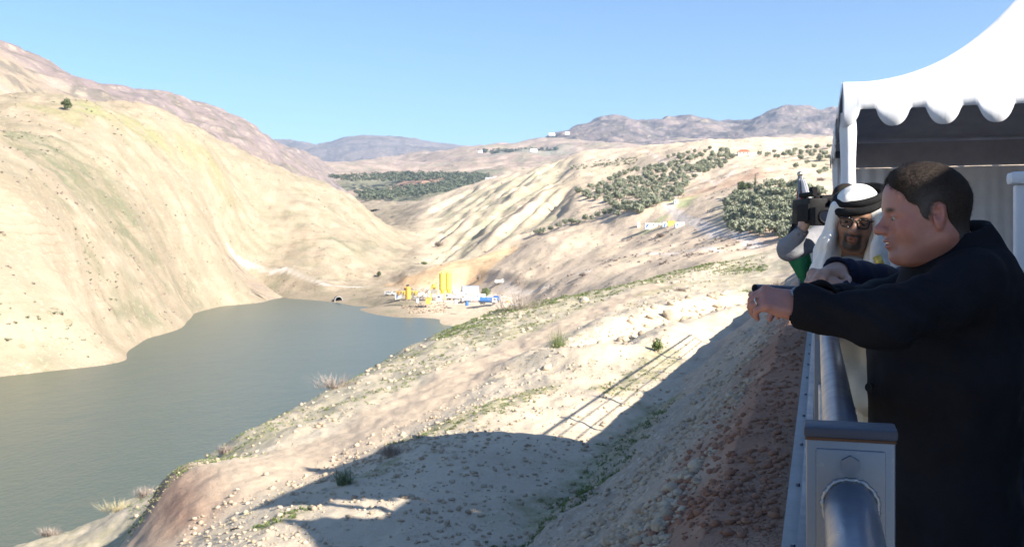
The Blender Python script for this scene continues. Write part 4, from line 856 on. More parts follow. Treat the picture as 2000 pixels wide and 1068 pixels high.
for f in (.3, .62, .9): MB().tube(d*f + Vector((0, -.4, -d.z*f - .3)), d*f + Vector((0,-.4,.3)), .1, seg=6).tube(d*f + Vector((0, .4, -d.z*f - .3)), d*f + Vector((0,.4,.3)), .1, seg=6).build('trestle', M_frame, t)
t = tag(empty('aggregate_bins', on_works(800, 584)), 'row of yellow aggregate bins left of the conveyor', 'hopper')
for i in range(4):
    x0 = -5.2 + i*2.7; m = MB(); b0 = [Vector((x0 + sx*1.25, sy*1.4, 4.0)) for sx, sy in ((-1,-1),(1,-1),(1,1),(-1,1))]; b1 = [Vector((x0 + sx*.5, sy*.5, 1.7)) for sx, sy in ((-1,-1),(1,-1),(1,1),(-1,1))]
    for j in range(4): m.quad(b1[j], b1[(j+1)%4], b0[(j+1)%4], b0[j])
    m.quad(*b1[::-1]); bin_ = m.build('bin', M_yel if i % 2 else M_or, t); MB().box((x0, 0, 2.9), (.2, 2.95, 2.6)).build('rib', M_frame, bin_)
    for sx in (-1, 1): MB().tube((x0 + sx*1.1, -1.2, -.5), (x0 + sx*1.1, -1.2, 3.9), .1, seg=6).tube((x0 + sx*1.1, 1.2, -.5), (x0 + sx*1.1, 1.2, 3.9), .1, seg=6).build('leg', M_frame, t)
t = tag(empty('storage_tank', on_works(797, 588)), 'upright orange storage tank in front of the aggregate bins', 'tank'); auto_smooth(MB().tube((0,0,1.0), (0,0,6.3), 1.25, seg=22).build('barrel', M_or, t)); MB().tube((0,0,6.3), (0,0,6.9), 1.25, .3, seg=22).build('lid', M_or, t)
for a_ in range(4): MB().tube((math.cos(a_*1.57)*1.0, math.sin(a_*1.57)*1.0, -.5), (math.cos(a_*1.57)*1.0, math.sin(a_*1.57)*1.0, 1.1), .12, seg=6).build('leg', M_frame, t)
def truck(px, py, rz, kind, cabm, bodym, label, L=8.0, loc=None):
    t = tag(empty('truck' if kind != 'van' else 'van', loc or on_works(px, py), rz), label, 'truck' if kind != 'van' else 'van', 'vehicles parked at the concrete plant')
    axles = (.32*L, -.22*L, -.36*L) if kind != 'van' else (.3*L, -.3*L)
    for ax in axles:
        for s in (-1, 1):
            w_ = auto_smooth(MB().tube((ax, s*.98, .5), (ax, s*1.22, .5), .5, seg=18).build('wheel', M_tyre, t)); MB().tube((ax, s*1.225, .5), (ax, s*1.24, .5), .26, seg=12).build('rim', M_frame, w_)
    if kind == 'van':
        m = MB().box((-.08*L, 0, 1.35), (.82*L, 2.0, 1.6), 0, .25); m.build('body', bodym, t); m = MB().box((.40*L, 0, .95), (.2*L, 1.95, .8), 0, .18); m.build('bonnet', cabm, t); MB().box((.27*L, 0, 1.75), (.14*L, 1.8, .62), 0, .1).build('windscreen', M_glass, t)
        for s in (-1, 1): MB().box((-.08*L, s*1.005, 1.7), (.55*L, .02, .5)).build('window', M_glass, t)
        return t
    MB().box((0, 0, .78), (L*.95, .95, .3)).build('chassis', M_frame, t); cab = MB().box((.36*L, 0, 1.85), (.24*L, 2.3, 2.0), 0, .16).build('cab', cabm, t)
    MB().box((.482*L, 0, 2.2), (.02, 2.0, .85), 0, .005).build('windscreen', M_glass, cab)
    for s in (-1, 1): MB().box((.38*L, s*1.152, 2.2), (.13*L, .02, .7)).build('side_window', M_glass, cab)
    if kind == 'mixer':
        q = Matrix.Rotation(math.radians(-12), 4, 'Y'); m = MB(); p0, p1, p2, p3 = Vector((.2*L, 0, 2.0)), Vector((.02*L, 0, 2.2)), Vector((-.16*L, 0, 2.5)), Vector((-.40*L, 0, 3.0))
        m.tube(p0, p1, .75, 1.25, 22).tube(p1, p2, 1.25, 1.25, 22).tube(p2, p3, 1.25, .55, 22); auto_smooth(m.build('drum', bodym, t)); MB().tube((-.40*L,0,3.0), (-.42*L,0,3.7), .3, .6, 12).build('feed_hopper', M_frame, t); MB().box((-.44*L, 0, 2.1), (.15, .6, 1.8), .0).build('chute', M_frame, t)
    elif kind == 'tank':
        auto_smooth(MB().tube((.2*L, 0, 1.95), (-.45*L, 0, 1.95), 1.08, seg=24).build('tank', bodym, t)); MB().tube((-.1*L, 0, 2.9), (-.1*L, 0, 3.2), .35, seg=14).build('hatch', bodym, t)
    else:
        m = MB().box((-.13*L, 0, 1.05), (.68*L, 2.4, .12)); 
        for s in (-1, 1): m.box((-.13*L, s*1.17, 1.7), (.68*L, .08, 1.25))
        m.box((-.465*L, 0, 1.7), (.08, 2.4, 1.25)).box((.205*L, 0, 1.8), (.08, 2.4, 1.5)); m.build('dump_body', bodym, t)
    return t
truck(897, 583, .25, 'mixer', M_wht, M_wht, 'white concrete mixer truck right of the silos', 8.2); truck(884, 586, 2.7, 'dump', M_wht, M_wht, 'white tipper truck partly under the right silo', 6.5)
truck(925, 590, .12, 'dump', M_wht, M_wht, 'long white truck between the mixer truck and blue tanker', 8.8); truck(953, 594, -.12, 'tank', M_wht, M_blu, 'blue tank truck with white cab at the right end', 8.2)
truck(966, 590, 1.2, 'dump', M_blu, M_blu, 'blue truck standing behind the tanker cab', 6.0); truck(762, 577, -.35, 'van', M_wht, M_wht, 'white van at the left end of the works', 6.2); truck(907, 590, .9, 'van', M_wht, M_wht, 'small white car between the trucks', 4.4)
truck(975, 543, 0.1, 'dump', M_wht, M_wht, 'white pickup on the bare field above the works', 5.2, loc=on_valley(975, 544, 400, 800))
# the grey sheet-metal shed
p = on_valley(918, 556, 430, 700); t = tag(empty('site_container', p, .18), 'blue grey sheet metal shed behind the works', 'shed'); L, Wd, Hh = 9.0, 4.5, 4.0
wl = MB().box((0, 0, Hh/2 - .3), (L, Wd, Hh + .6)).build('wall', M_cont, t)
for i in range(18): MB().box((-L/2 + .25 + i*.5, -Wd/2 - .03, Hh/2), (.16, .06, Hh)).build('rib', M_cont, wl)
MB().box((0, 0, Hh + .05), (L + .3, Wd + .3, .12)).build('roof', M_cont, t); MB().box((-L/2 - .04, 0, 1.1), (.05, 1.1, 2.2)).build('door', M_frame, t)
# wheel loader and heaps
p = on_valley(797, 551, 450, 700); t = tag(empty('wheel_loader', p, .3), 'small orange wheel loader at the foot of the spoil slope', 'loader')
MB().box((-.6, 0, 1.3), (3.2, 1.9, 1.1), 0, .12).build('body', M_or, t); MB().box((-.2, 0, 2.5), (1.4, 1.5, 1.4), 0, .1).build('cab', M_glass, t); MB().box((2.9, 0, .7), (.9, 2.5, .9), 0, .15).build('bucket', M_frame, t); MB().tube((.8, .6, 1.5), (2.7, .6, .8), .14, seg=6).tube((.8, -.6, 1.5), (2.7, -.6, .8), .14, seg=6).build('arm', M_or, t)
for ax in (1.0, -1.5):
    for s in (-1, 1): auto_smooth(MB().tube((ax, s*.8, .75), (ax, s*1.25, .75), .75, seg=16).build('wheel', M_tyre, t))
def heap(px, py, s, m, label, y=None, hh=.45):
    p = on_works(px, py); V0, F0 = ICO3; V_ = V0 * (1 + .18*fbm(V0[:,0]*1.7 + px, V0[:,1]*1.7, V0[:,2]*1.7, 3))[:, None] * (s, s*.8, s*hh); o = link_mesh('material_heap', np_mesh('material_heap', V_, F0), m); o.location = p; return tag(o, label, 'heap')
M_sand = mat('pale_sand', (.60, .52, .40), .95, var=.1, scale=.8, bump=.5, bscale=2, bdist=.1)
heap(822, 577, 3.6, M_sand, 'pale sand heap behind the conveyor'); heap(838, 572, 2.8, M_sand, 'smaller pale sand heap left of the mixing tower'); heap(1012, 597, 3.2, M_tarp, 'white tarpaulin covered heap right of the tank truck', hh=.28); heap(992, 590, 1.3, M_or, 'small orange heap between tanker and tarpaulin')
# culvert mouth at the water's edge
p = Vector(((661 - CX) / F * 548, 548, LAKE + .3)); t = tag(empty('culvert', p, .25), 'dark round culvert mouth at the lake edge below the track', 'culvert')
m = MB().torus((0, -1.5, .6), (0, 1, 0), 2.05, .22, 30, 8); auto_smooth(m.build('rim', M_conc, t)); m = MB().tube((0, -1.5, .6), (0, 7, .6), 2.0, seg=30, caps=False); auto_smooth(m.build('barrel', M_hole, t)); MB().tube((0, 5.0, .6), (0, 5.1, .6), 2.0, seg=30).build('shade_disc', M_hole, t)  # near-black barrel and end disc paint the shade inside the pipe
# roadside sheds on the olive hill
def shed(px, py, L, Wd, Hh, m, label, rz=.08, roof=None, loc=None, name='site_shed', wins=3, cat='shed'):
    p = loc or on_valley(px, py, 380, 700); t = tag(empty(name, p, rz), label, cat); MB().box((0, 0, Hh/2 - .4), (L, Wd, Hh + .8)).build('wall', m, t); MB().box((0, 0, Hh + .08), (L + .4, Wd + .4, .14)).build('roof', roof or m, t)
    for i in range(wins): MB().box((-L/2 + L*(i + .5)/wins, -Wd/2 - .02, Hh*.58), (min(1.0, L*.14), .05, Hh*.3)).build('window', M_glass, t)
    if wins: MB().box((-L/2 + .9, -Wd/2 - .02, Hh*.36), (.8, .05, Hh*.7)).build('door', M_blu, t)
    return t
shed(1275, 443, 9.0, 2.6, 2.5, M_wht, 'long white cabin with small windows at the hillside road'); shed(1299, 443, 3.2, 2.6, 2.3, M_wht, 'short white cabin between the long cabin and yellow container', wins=1); shed(1311, 442, 3.6, 2.4, 2.0, M_yel, 'yellow container among the white cabins', wins=0, name='container', cat='container')
shed(1327, 445, 4.6, 2.4, 1.9, M_tarp, 'pale grey cabin at the right end of the roadside row', wins=1); shed(1247, 440, 1.3, 1.3, 2.4, M_wht, 'tiny white booth left of the long cabin', wins=0); shed(1320, 401, 2.4, 2.2, 1.8, M_wht, 'small white hut beside the bend of the hillside road', wins=1)
def house(px, py, y, L, Hh, label, roofm=None, gable=0.0, m=None, z=None):
    p = Vector(((px - CX) / F * y, y, -(py - CY) / F * y)); t = tag(empty('house', p, rng.uniform(-.3, .3)), label, 'house'); D = L*.75
    MB().box((0, 0, Hh/2 - 2), (L, D, Hh + 4)).build('wall', m or M_wht, t)
    if gable:
        mm = MB(); A = [Vector((sx*(L/2+.4), sy*(D/2+.4), Hh)) for sx, sy in ((-1,-1),(1,-1),(1,1),(-1,1))]; r0, r1 = Vector((-L*.3, 0, Hh + gable)), Vector((L*.3, 0, Hh + gable))
        mm.quad(A[0], A[1], r1, r0); mm.quad(A[2], A[3], r0, r1); mm.quad(A[1], A[2], r1, r1 + Vector((0,0,.001))); mm.quad(A[3], A[0], r0, r0 + Vector((0,0,.001))); mm.quad(*A[::-1]); mm.build('roof', roofm, t)
    else: MB().box((0, 0, Hh + .15), (L + .3, D + .3, .3)).build('roof', m or M_wht, t)
    for i in range(3): MB().box((-L*.33 + i*L*.33, -D/2 - .03, Hh*.55), (L*.11, .06, Hh*.35)).build('window', M_glass, t)
q = on_valley(1452, 304, 600, 1300); house(1452, 304, q.y, 9.5, 3.0, 'house with red roof above the long olive grove', M_red, 2.2, M_wall); q = on_valley(1470, 306, 600, 1300); house(1471, 306, q.y, 6.0, 2.6, 'low white house right of the red roof')
house(958, 353, 2300, 20, 7.0, 'white farmhouse among the far orchards, larger of two'); house(970, 352, 2310, 13, 8.0, 'white farmhouse block right of the larger farmhouse'); house(1042, 296, 3400, 24, 8.0, 'lone white house on the far hillside band of trees'); house(938, 297, 3500, 14, 6.0, 'small white house left on the far hillside')
house(1078, 264, 4480, 26, 9.0, 'white building on the far ridge below the massif'); house(1108, 262, 4480, 20, 9.0, 'second white building on the far ridge nearer the massif'); house(1480, 292, 2900, 22, 9.0, 'white house beyond the olive hill below the mountains')

# cabins and dumped rock round the works
shed(779, 581, 3.0, 2.4, 2.2, M_wht, 'small white site cabin between the van and the bins', rz=-.2, loc=on_works(779, 582), wins=1, name='site_cabin'); shed(938, 583, 4.8, 2.4, 2.4, M_tarp, 'pale grey site cabin behind the long white truck', rz=.1, loc=on_works(938, 584), wins=2, name='site_cabin')
shed(838, 589, 2.2, 2.0, 2.0, M_or, 'small orange generator box in front of the mixing tower', rz=.1, loc=on_works(836, 590), wins=0, name='generator', cat='generator')
for i_, (px_, py_) in enumerate([(890, 592), (815, 590), (912, 596)]): 
    o_ = auto_smooth(MB().tube((0, 0, -.2), (0, 0, 1.7), .75, seg=18).build('water_tank', (M_wht, M_tarp, M_blu)[i_])); o_.location = on_works(px_, py_); tag(o_, ('white upright water tank in front of the tipper truck', 'pale water tank at the foot of the conveyor', 'blue water tank in front of the long white truck')[i_], 'tank')
pos_ = []
for px_, py_ in fill_poly([(785, 597), (870, 600), (880, 612), (800, 612)], 90, (4, 2)):
    y_ = ray_ground(px_, py_, 380, 520); pos_.append(((px_ - CX) / F * y_, y_, vz1((px_ - CX) / F * y_, y_) + .1))
pos_ = np.array(pos_); s_ = .35 + .7 * R.random((len(pos_), 1)) ** 2; tag(merged('dumped_rock', RP1, pos_, np.hstack([s_, s_, s_ * .7]), R.random(len(pos_)) * 6.28, M_stone, attr=tones(len(pos_), (.34, .27, .20), (.17, .13, .10))), kind='stuff')
# ------------------------------------------------------------------ people: sculpted as signed distance fields, skinned with surface nets
def smin(a, b, k):
    if k <= 0: return np.minimum(a, b)
    h = np.maximum(k - np.abs(a - b), 0) / k; return np.minimum(a, b) - h * h * k * .25
def smax(a, b, k): return -smin(-a, -b, k)
class SDF:
    def __init__(s): s.p = []; s.post = None
    def add(s, fn, c, rad, k=.012, op='u'): s.p.append((fn, np.array(c, np.float32), float(rad), k, op)); return s
    def ell(s, c, r, k=.012, op='u', rot=None):
        c = np.array(c, np.float32); r = np.array(r, np.float32); M = None if rot is None else np.array(rot, np.float32)
        def fn(q):
            d = q - c
            if M is not None: d = d @ M                 # columns of M are the ellipsoid's axes
            k0 = np.sqrt(((d / r) ** 2).sum(-1)); k1 = np.sqrt(((d / (r * r)) ** 2).sum(-1)) + 1e-9; return k0 * (k0 - 1) / k1
        return s.add(fn, c, r.max(), k, op)
    def cap(s, a, b, ra, rb, k=.012, op='u', sq=None):
        """tapered limb from a to b; sq = (direction, factor) flattens it"""
        a = np.array(a, np.float32); b = np.array(b, np.float32); ab = b - a; L2 = float(ab @ ab) + 1e-12
        n = None if sq is None else np.array(sq[0], np.float32) / np.linalg.norm(sq[0])
        def fn(q):
            d = q - a; t = np.clip((d @ ab) / L2, 0, 1); e = d - t[..., None] * ab; l2 = (e * e).sum(-1)
            if n is not None: en = e @ n; l2 = l2 + en * en * (sq[1] ** 2 - 1)
            return np.sqrt(np.maximum(l2, 0)) - (ra + (rb - ra) * t)
        return s.add(fn, (a + b) / 2, math.sqrt(L2) / 2 + max(ra, rb), k, op)
    def box(s, c, r, rnd=.005, k=.008, op='u', rot=None):
        c = np.array(c, np.float32); r = np.array(r, np.float32) - rnd; M = None if rot is None else np.array(rot, np.float32)
        def fn(q):
            d = q - c
            if M is not None: d = d @ M
            w_ = np.abs(d) - r; return np.sqrt((np.maximum(w_, 0) ** 2).sum(-1)) + np.minimum(w_.max(-1), 0) - rnd
        return s.add(fn, c, float(np.linalg.norm(r)) + rnd, k, op)
    def ev(s, q, prims):
        d = np.full(q.shape[:-1], 1.0, np.float32)
        for fn, c, rad, k, op in prims:
            v = fn(q)
            if op == 'u': d = smin(d, v, k)
            elif op == 's': d = smax(d, -v, k)
            elif op == 'i': d = smax(d, v, k)
        if s.post is not None: d = s.post(q, d)
        return d
    def mesh(s, name, vox, pad=.03):
        us = [p for p in s.p if p[4] == 'u']; lo = np.min([p[1] - p[2] for p in us], 0) - pad; hi = np.max([p[1] + p[2] for p in us], 0) + pad
        B = 14; bs = B * vox; nb = np.ceil((hi - lo) / bs).astype(int); I = np.stack(np.meshgrid(*[np.arange(n) for n in nb], indexing='ij'), -1).reshape(-1, 3)
        cen = (lo + (I + .5) * bs).astype(np.float32); d = s.ev(cen, s.p); half = bs * .87; I = I[np.abs(d) < half * 1.7 + .01]; cen = (lo + (I + .5) * bs).astype(np.float32)
        g = np.stack(np.meshgrid(*[np.arange(B + 1)] * 3, indexing='ij'), -1).astype(np.float32) * vox
        pc = np.array([p[1] for p in s.p]); pr = np.array([p[2] for p in s.p]); pk = np.array([p[3] for p in s.p])
        keys, verts, sg = [], [], []
        co = np.array([(i, j, l) for i in (0, 1) for j in (0, 1) for l in (0, 1)]); edges = [(a, b) for a in range(8) for b in range(a+1, 8) if np.abs(co[a] - co[b]).sum() == 1]
        for bi, c in zip(I, cen):
            near = np.nonzero(np.linalg.norm(pc - c, axis=1) - pr - pk < half + .02)[0]; pl = [s.p[i] for i in near]
            if not any(p[4] == 'u' for p in pl): continue
            o0 = (lo + bi * bs).astype(np.float32); v = s.ev(g + o0, pl); ins = v < 0
            if ins.all() or not ins.any(): continue
            cv = np.stack([v[a:a+B, b:b+B, e:e+B] for a, b, e in co], -1).reshape(-1, 8); cs = (cv < 0).sum(1); act = np.nonzero((cs > 0) & (cs < 8))[0]
            if not len(act): continue
            cv = cv[act]; ijk = np.stack(np.unravel_index(act, (B, B, B)), -1); acc = np.zeros((len(act), 3)); cnt = np.zeros(len(act))
            for a, b in edges:
                m = (cv[:, a] < 0) != (cv[:, b] < 0); t = np.where(m, cv[:, a] / np.where(m, cv[:, a] - cv[:, b], 1), 0); acc += np.where(m[:, None], co[a] + t[:, None] * (co[b] - co[a]), 0); cnt += m
            verts.append(o0 + (ijk + acc / cnt[:, None]) * vox); keys.append(bi * B + ijk); sg.append(cv[:, [0, 1, 2, 4]] < 0)
        V = np.concatenate(verts); K = np.concatenate(keys).astype(np.int64); S = np.concatenate(sg); N = int(K.max()) + 3
        kid = (K[:, 0] * N + K[:, 1]) * N + K[:, 2]; order = np.argsort(kid); srt = kid[order]
        def find(q):
            h = (q[:, 0] * N + q[:, 1]) * N + q[:, 2]; i = np.clip(np.searchsorted(srt, h), 0, len(srt) - 1); return np.where(srt[i] == h, order[i], -1)
        Fs = []
        for ax, corner in ((0, 3), (1, 2), (2, 1)):      # corner columns: 0,(0,0,1),(0,1,0),(1,0,0)
            m = S[:, 0] != S[:, corner]; q = K[m]; b, c = (ax + 1) % 3, (ax + 2) % 3; eb, ec = np.eye(3, dtype=np.int64)[b], np.eye(3, dtype=np.int64)[c]
            f = np.stack([np.nonzero(m)[0], find(q - eb), find(q - eb - ec), find(q - ec)], 1); flip = ~S[m][:, 0]; f[flip] = f[flip][:, ::-1]; Fs.append(f[(f >= 0).all(1)])
        Fc = np.concatenate(Fs)
        for _ in range(2):                               # light relaxation
            e = np.concatenate([Fc[:, [0, 1]], Fc[:, [1, 2]], Fc[:, [2, 3]], Fc[:, [3, 0]]]); n = np.bincount(e.ravel(), minlength=len(V)).astype(float); n[n == 0] = 1
            A = np.stack([np.bincount(e[:, 0], V[e[:, 1], j], len(V)) + np.bincount(e[:, 1], V[e[:, 0], j], len(V)) for j in range(3)], 1) / n[:, None]; V = V * .55 + A * .45
        return np_mesh(name, V, Fc), V
def frame(fwd, up):
    """columns: forward, left, up"""
    x = Vector(fwd).normalized(); z = Vector(up); z = (z - x * z.dot(x)).normalized(); y = z.cross(x); return np.array([[x.x, y.x, z.x], [x.y, y.y, z.y], [x.z, y.z, z.z]])
HS = 1.0
def head(S, o, M, fat=1.0, open_=.0025):
    """adds a head to a field: o = middle of the head, M = frame(face direction, up)"""
    hs = HS; o = np.array(o); T = lambda p: o + M @ (np.array(p, float) * hs); E = lambda c, r, k=.012, op='u', rot=None: S.ell(T(c), np.array(r) * hs, k, op, M if rot is None else M @ rot); C = lambda a, b, ra, rb, k=.012, op='u': S.cap(T(a), T(b), ra * hs, rb * hs, k, op)
    E((-.014, 0, .036), (.100, .078, .090), .01); E((.022, 0, -.030), (.070, .062*fat, .086), .03)
    for s in (-1, 1):
        C((-.022, s*.054*fat, -.052), (.058, s*.026*fat, -.098), .020, .019, .03); E((.050, s*.040*fat, -.030), (.030, .024, .030), .022); E((.062, s*.036, .012), (.022, .024, .014), .016)
    E((.074, 0, -.100), (.020, .025, .019), .016); E((.020, 0, -.108), (.048, .040*fat, .020), .025)
    C((.081, -.028, .022), (.081, .028, .022), .011, .011, .016); E((.07, 0, .055), (.022, .05, .035), .03)
    for s in (-1, 1): E((.097, s*.032, -.001), (.018, .019, .0115), .010, 's')
    C((.088, 0, .010), (.112, 0, -.028), .0085, .0115, .012); E((.114, 0, -.030), (.0135, .0135, .0115), .010)
    for s in (-1, 1): E((.104, s*.013, -.034), (.013, .0075, .0095), .006)
    for s in (-1, 1): E((.110, s*.008, -.0425), (.006, .0035, .003), .003, 's')
    E((.086, 0, -.062), (.014, .026, .020), .014); E((.0955, 0, -.0585), (.0095, .022, .0055), .005); E((.0925, 0, -.0725), (.0095, .020, .0068), .005); E((.102, 0, -.0655), (.013, .021, open_), .0025, 's')
    for s in (-1, 1):                                      # lids close round the eyeball
        C((.0862, s*.020, .0054), (.0830, s*.044, .0038), .0045, .0042, .003); C((.0840, s*.021, -.0078), (.0815, s*.042, -.0068), .0038, .0036, .003)
        C((.101, s*.020, -.040), (.086, s*.034, -.066), .0022, .0022, .006, 's'); C((.084, s*.022, -.016), (.078, s*.044, -.013), .0028, .0028, .008)
        r = np.array(Matrix.Rotation(s*.35, 3, 'Z') @ Matrix.Rotation(-.18, 3, 'Y')); E((-.014, s*.0825, -.003), (.0178, .0082, .0315), .005, 'u', r); E((-.0100, s*.0912, .003), (.0108, .0125, .0195), .002, 's', r); C((-.004, s*.084, -.012), (-.001, s*.083, -.004), .0042, .0038, .004)
        E((-.010, s*.083, -.030), (.009, .006, .010), .005)
    return T
def head_paint(me, V, o, M, skin, beard=None, flush=1.0):
    q = (V - np.array(o)) @ M / HS; C = np.zeros((len(V), 3)) + skin; g = lambda c, r: np.exp(-(((q - np.array(c)) / np.array(r)) ** 2).sum(1))
    def lay_(m, c): C[:] = C * (1 - m[:, None]) + np.array(c) * m[:, None]
    rd = (skin[0]*1.05, skin[1]*.72, skin[2]*.70)
    for s in (-1, 1): lay_(.6*flush*g((.06, s*.05, -.02), (.03, .03, .025)), rd); lay_(.4*flush*g((-.012, s*.085, 0), (.03, .015, .035)), rd)
    lay_(.6*flush*g((.115, 0, -.032), (.02, .018, .016)), rd); lay_(np.clip(1.2*g((.097, 0, -.0655), (.014, .022, .012)), 0, .85), (skin[0]*.72, skin[1]*.42, skin[2]*.42))
    if beard is not None:
        b = g((.09, 0, -.052), (.022, .030, .0055)) + g((.085, 0, -.100), (.03, .034, .020)) + sum(g((.088, s*.027, -.075), (.022, .009, .03)) for s in (-1, 1)) + .8*sum(g((.02, s*.058, -.075), (.05, .02, .035)) for s in (-1, 1))
        lay_(np.clip(beard[3]*b, 0, .92) * (g((.098, 0, -.0655), (.014, .02, .008)) < .35), beard[:3])
    for s in (-1, 1):
        br = np.exp(-((q[:, 2] - .0205 + .06*np.abs(np.abs(q[:, 1]) - .03)) / .0045) ** 2) * np.exp(-((np.abs(q[:, 1]) - .031) / .016) ** 4) * (q[:, 0] > .06); lay_(np.clip(br, 0, .85), (.035, .025, .02))
    set_attr(me, 'tone', np.clip(C, 0, 1)); return q
k = NT('skin', .48, .4); t = k.attr('tone'); n1, n2 = k.noise(35, 5, .65), k.noise(260, 3, .6)
k.base(k.mix(k.ramp(n1, (.35, 0), (.7, .30)), t, k.mix(.6, t, (.46, .19, .15), 'MULTIPLY'))); k.bump(k.math('ADD', k.math('MULTIPLY', n1, .7), n2), .35, .0012); k.b.inputs['Subsurface Weight'].default_value = .12; k.b.inputs['Subsurface Radius'].default_value = (.010, .004, .002); k.b.inputs['Subsurface Scale'].default_value = 1.0; M_skin = k.m
M_eye = NT('eyeball', .15, .5); M_eye.base(M_eye.mix(M_eye.attr('tone', 'Fac'), (.62, .58, .55), (.62, .58, .55))); M_eye.base(M_eye.attr('tone')); M_eye = M_eye.m
def eyes(T, M, o, parent, look=(1, 0, 0), col_=(.08, .05, .03)):
    V0, F0 = ICO3
    for s in (-1, 1):
        me = np_mesh('eye', V0 * .0122 * HS, F0); d = V0 @ (np.array(look) / np.linalg.norm(look)); C = np.where(d[:, None] > .84, np.where(d[:, None] > .95, .01, np.array(col_)), np.array((.26, .22, .20))); set_attr(me, 'tone', C)
        e = link_mesh('eye', me, M_eye, parent); e.matrix_local = Matrix.Translation(Vector(T((.0770, s*.032, -.0012))) - parent.location) @ Matrix([list(r) for r in M]).to_4x4()
def hand(S, wrist, fwd, back, side, curl=(.6, .7, .4), spread=.05, thumb=(.5, .4), sc=1.0, kf=.004, splay=None):
    """five-fingered hand; side=+1 right, -1 left (thumb side when palm faces down)"""
    M = frame(fwd, back); o = np.array(wrist, float); T = lambda p: o + M @ (np.array(p, float) * sc); th = side
    S.box(T((.052, 0, -.002)), np.array((.048, .039, .0135)) * sc, .012*sc, .014, 'u', M); S.cap(T((-.03, 0, 0)), T((.02, 0, 0)), .027*sc, .030*sc, .02, sq=(M[:, 2], 1.35))
    S.ell(T((.035, th*.028, -.010)), np.array((.034, .018, .016))*sc, .012, 'u', M); S.ell(T((.04, -th*.028, -.008)), np.array((.036, .014, .015))*sc, .012, 'u', M)
    L = (.073, .081, .075, .059); tips = []
    for i in range(4):
        yb = th * (.0295 - .0197 * i); a = th * spread * (1.5 - i); cu = curl if not isinstance(curl[0], (tuple, list)) else curl[i]; p = np.array((.094 - .004*abs(i - 1), yb, .001)); ang = 0.0; r = .0093 - .0006*(i == 3)
        S.ell(T(p), np.array((.0105, .0105, .0105))*sc, .008)
        for j, (f, rr) in enumerate(((.46, .96), (.31, .86), (.23, .74))):
            ang += cu[j]; d = np.array((math.cos(ang) * math.cos(a), math.cos(ang) * math.sin(a) if j == 0 else 0.0, -math.sin(ang))); q = p + d * L[i] * f
            S.cap(T(p), T(q), r * (rr + .08) * sc, r * rr * sc, kf if j else .006); p = q
        tips.append(T(p))
    p0 = np.array((.022, th*.032, -.012)); d1 = np.array((math.cos(thumb[0]), th*math.sin(thumb[0]), -.35)); d1 /= np.linalg.norm(d1); p1 = p0 + d1*.042; d2 = np.array((math.cos(thumb[0] - thumb[1]), th*math.sin(thumb[0] - thumb[1]), -.25)); d2 /= np.linalg.norm(d2); p2 = p1 + d2*.033; p3 = p2 + d2*.024
    S.cap(T(p0), T(p1), .0135*sc, .0115*sc, .014); S.cap(T(p1), T(p2), .0112*sc, .0102*sc, .004); S.cap(T(p2), T(p3), .0102*sc, .0085*sc, .004); return T, M
def poly_sd(px_, pz_, poly):
    d = np.full(px_.shape, 1e9, np.float32); s = np.ones(px_.shape, np.float32); n = len(poly); j = n - 1
    for i in range(n):
        a, b = poly[i], poly[j]; ex, ez = b[0] - a[0], b[1] - a[1]; wx, wz = px_ - a[0], pz_ - a[1]; t = np.clip((wx*ex + wz*ez) / (ex*ex + ez*ez), 0, 1); bx, bz = wx - ex*t, wz - ez*t; d = np.minimum(d, bx*bx + bz*bz)
        c1 = pz_ >= a[1]; c2 = pz_ < b[1]; c3 = ex*wz > ez*wx; s = np.where((c1 & c2 & c3) | (~c1 & ~c2 & ~c3), -s, s); j = i
    return s * np.sqrt(d)
def hair_mesh(o, M, outline, thick, vox, amp=.0022, grow=(0, 0, 0)):
    S = SDF(); hs = HS; o = np.array(o); T = lambda p: o + M @ (np.array(p, float) * hs); S.ell(T((-.014, 0, .036)), np.array((.100, .078, .090))*hs + thick, .01, 'u', M); S.ell(T((-.005, 0, -.02)), np.array((.085, .066, .085))*hs + thick*.6, .03, 'u', M); S.cap(T((-.04, 0, -.04)), T((-.062, 0, -.12)), .060*hs + thick*.4, .060*hs + thick*.2, .02)
    S.ell(T((.02, 0, .09)), np.array((.070, .066, .038))*hs + thick*.6, .03, 'u', M)
    def post(q, d):
        l = (q - o.astype(np.float32)) @ M.astype(np.float32) / np.float32(hs); n_ = noise3(l[..., 0]*90, l[..., 1]*170, l[..., 2]*60 + 0*l[..., 0]) + .6*noise3(l[..., 0]*220, l[..., 1]*300, l[..., 2]*150 + 0*l[..., 0])
        e = poly_sd(l[..., 0], l[..., 2], outline) + .0025*noise3(l[..., 0]*120, l[..., 1]*120, l[..., 2]*120 + 0*l[..., 0]); return smax(d + amp*n_.astype(np.float32), e.astype(np.float32), .010)
    S.post = post; return S.mesh('hair', vox)
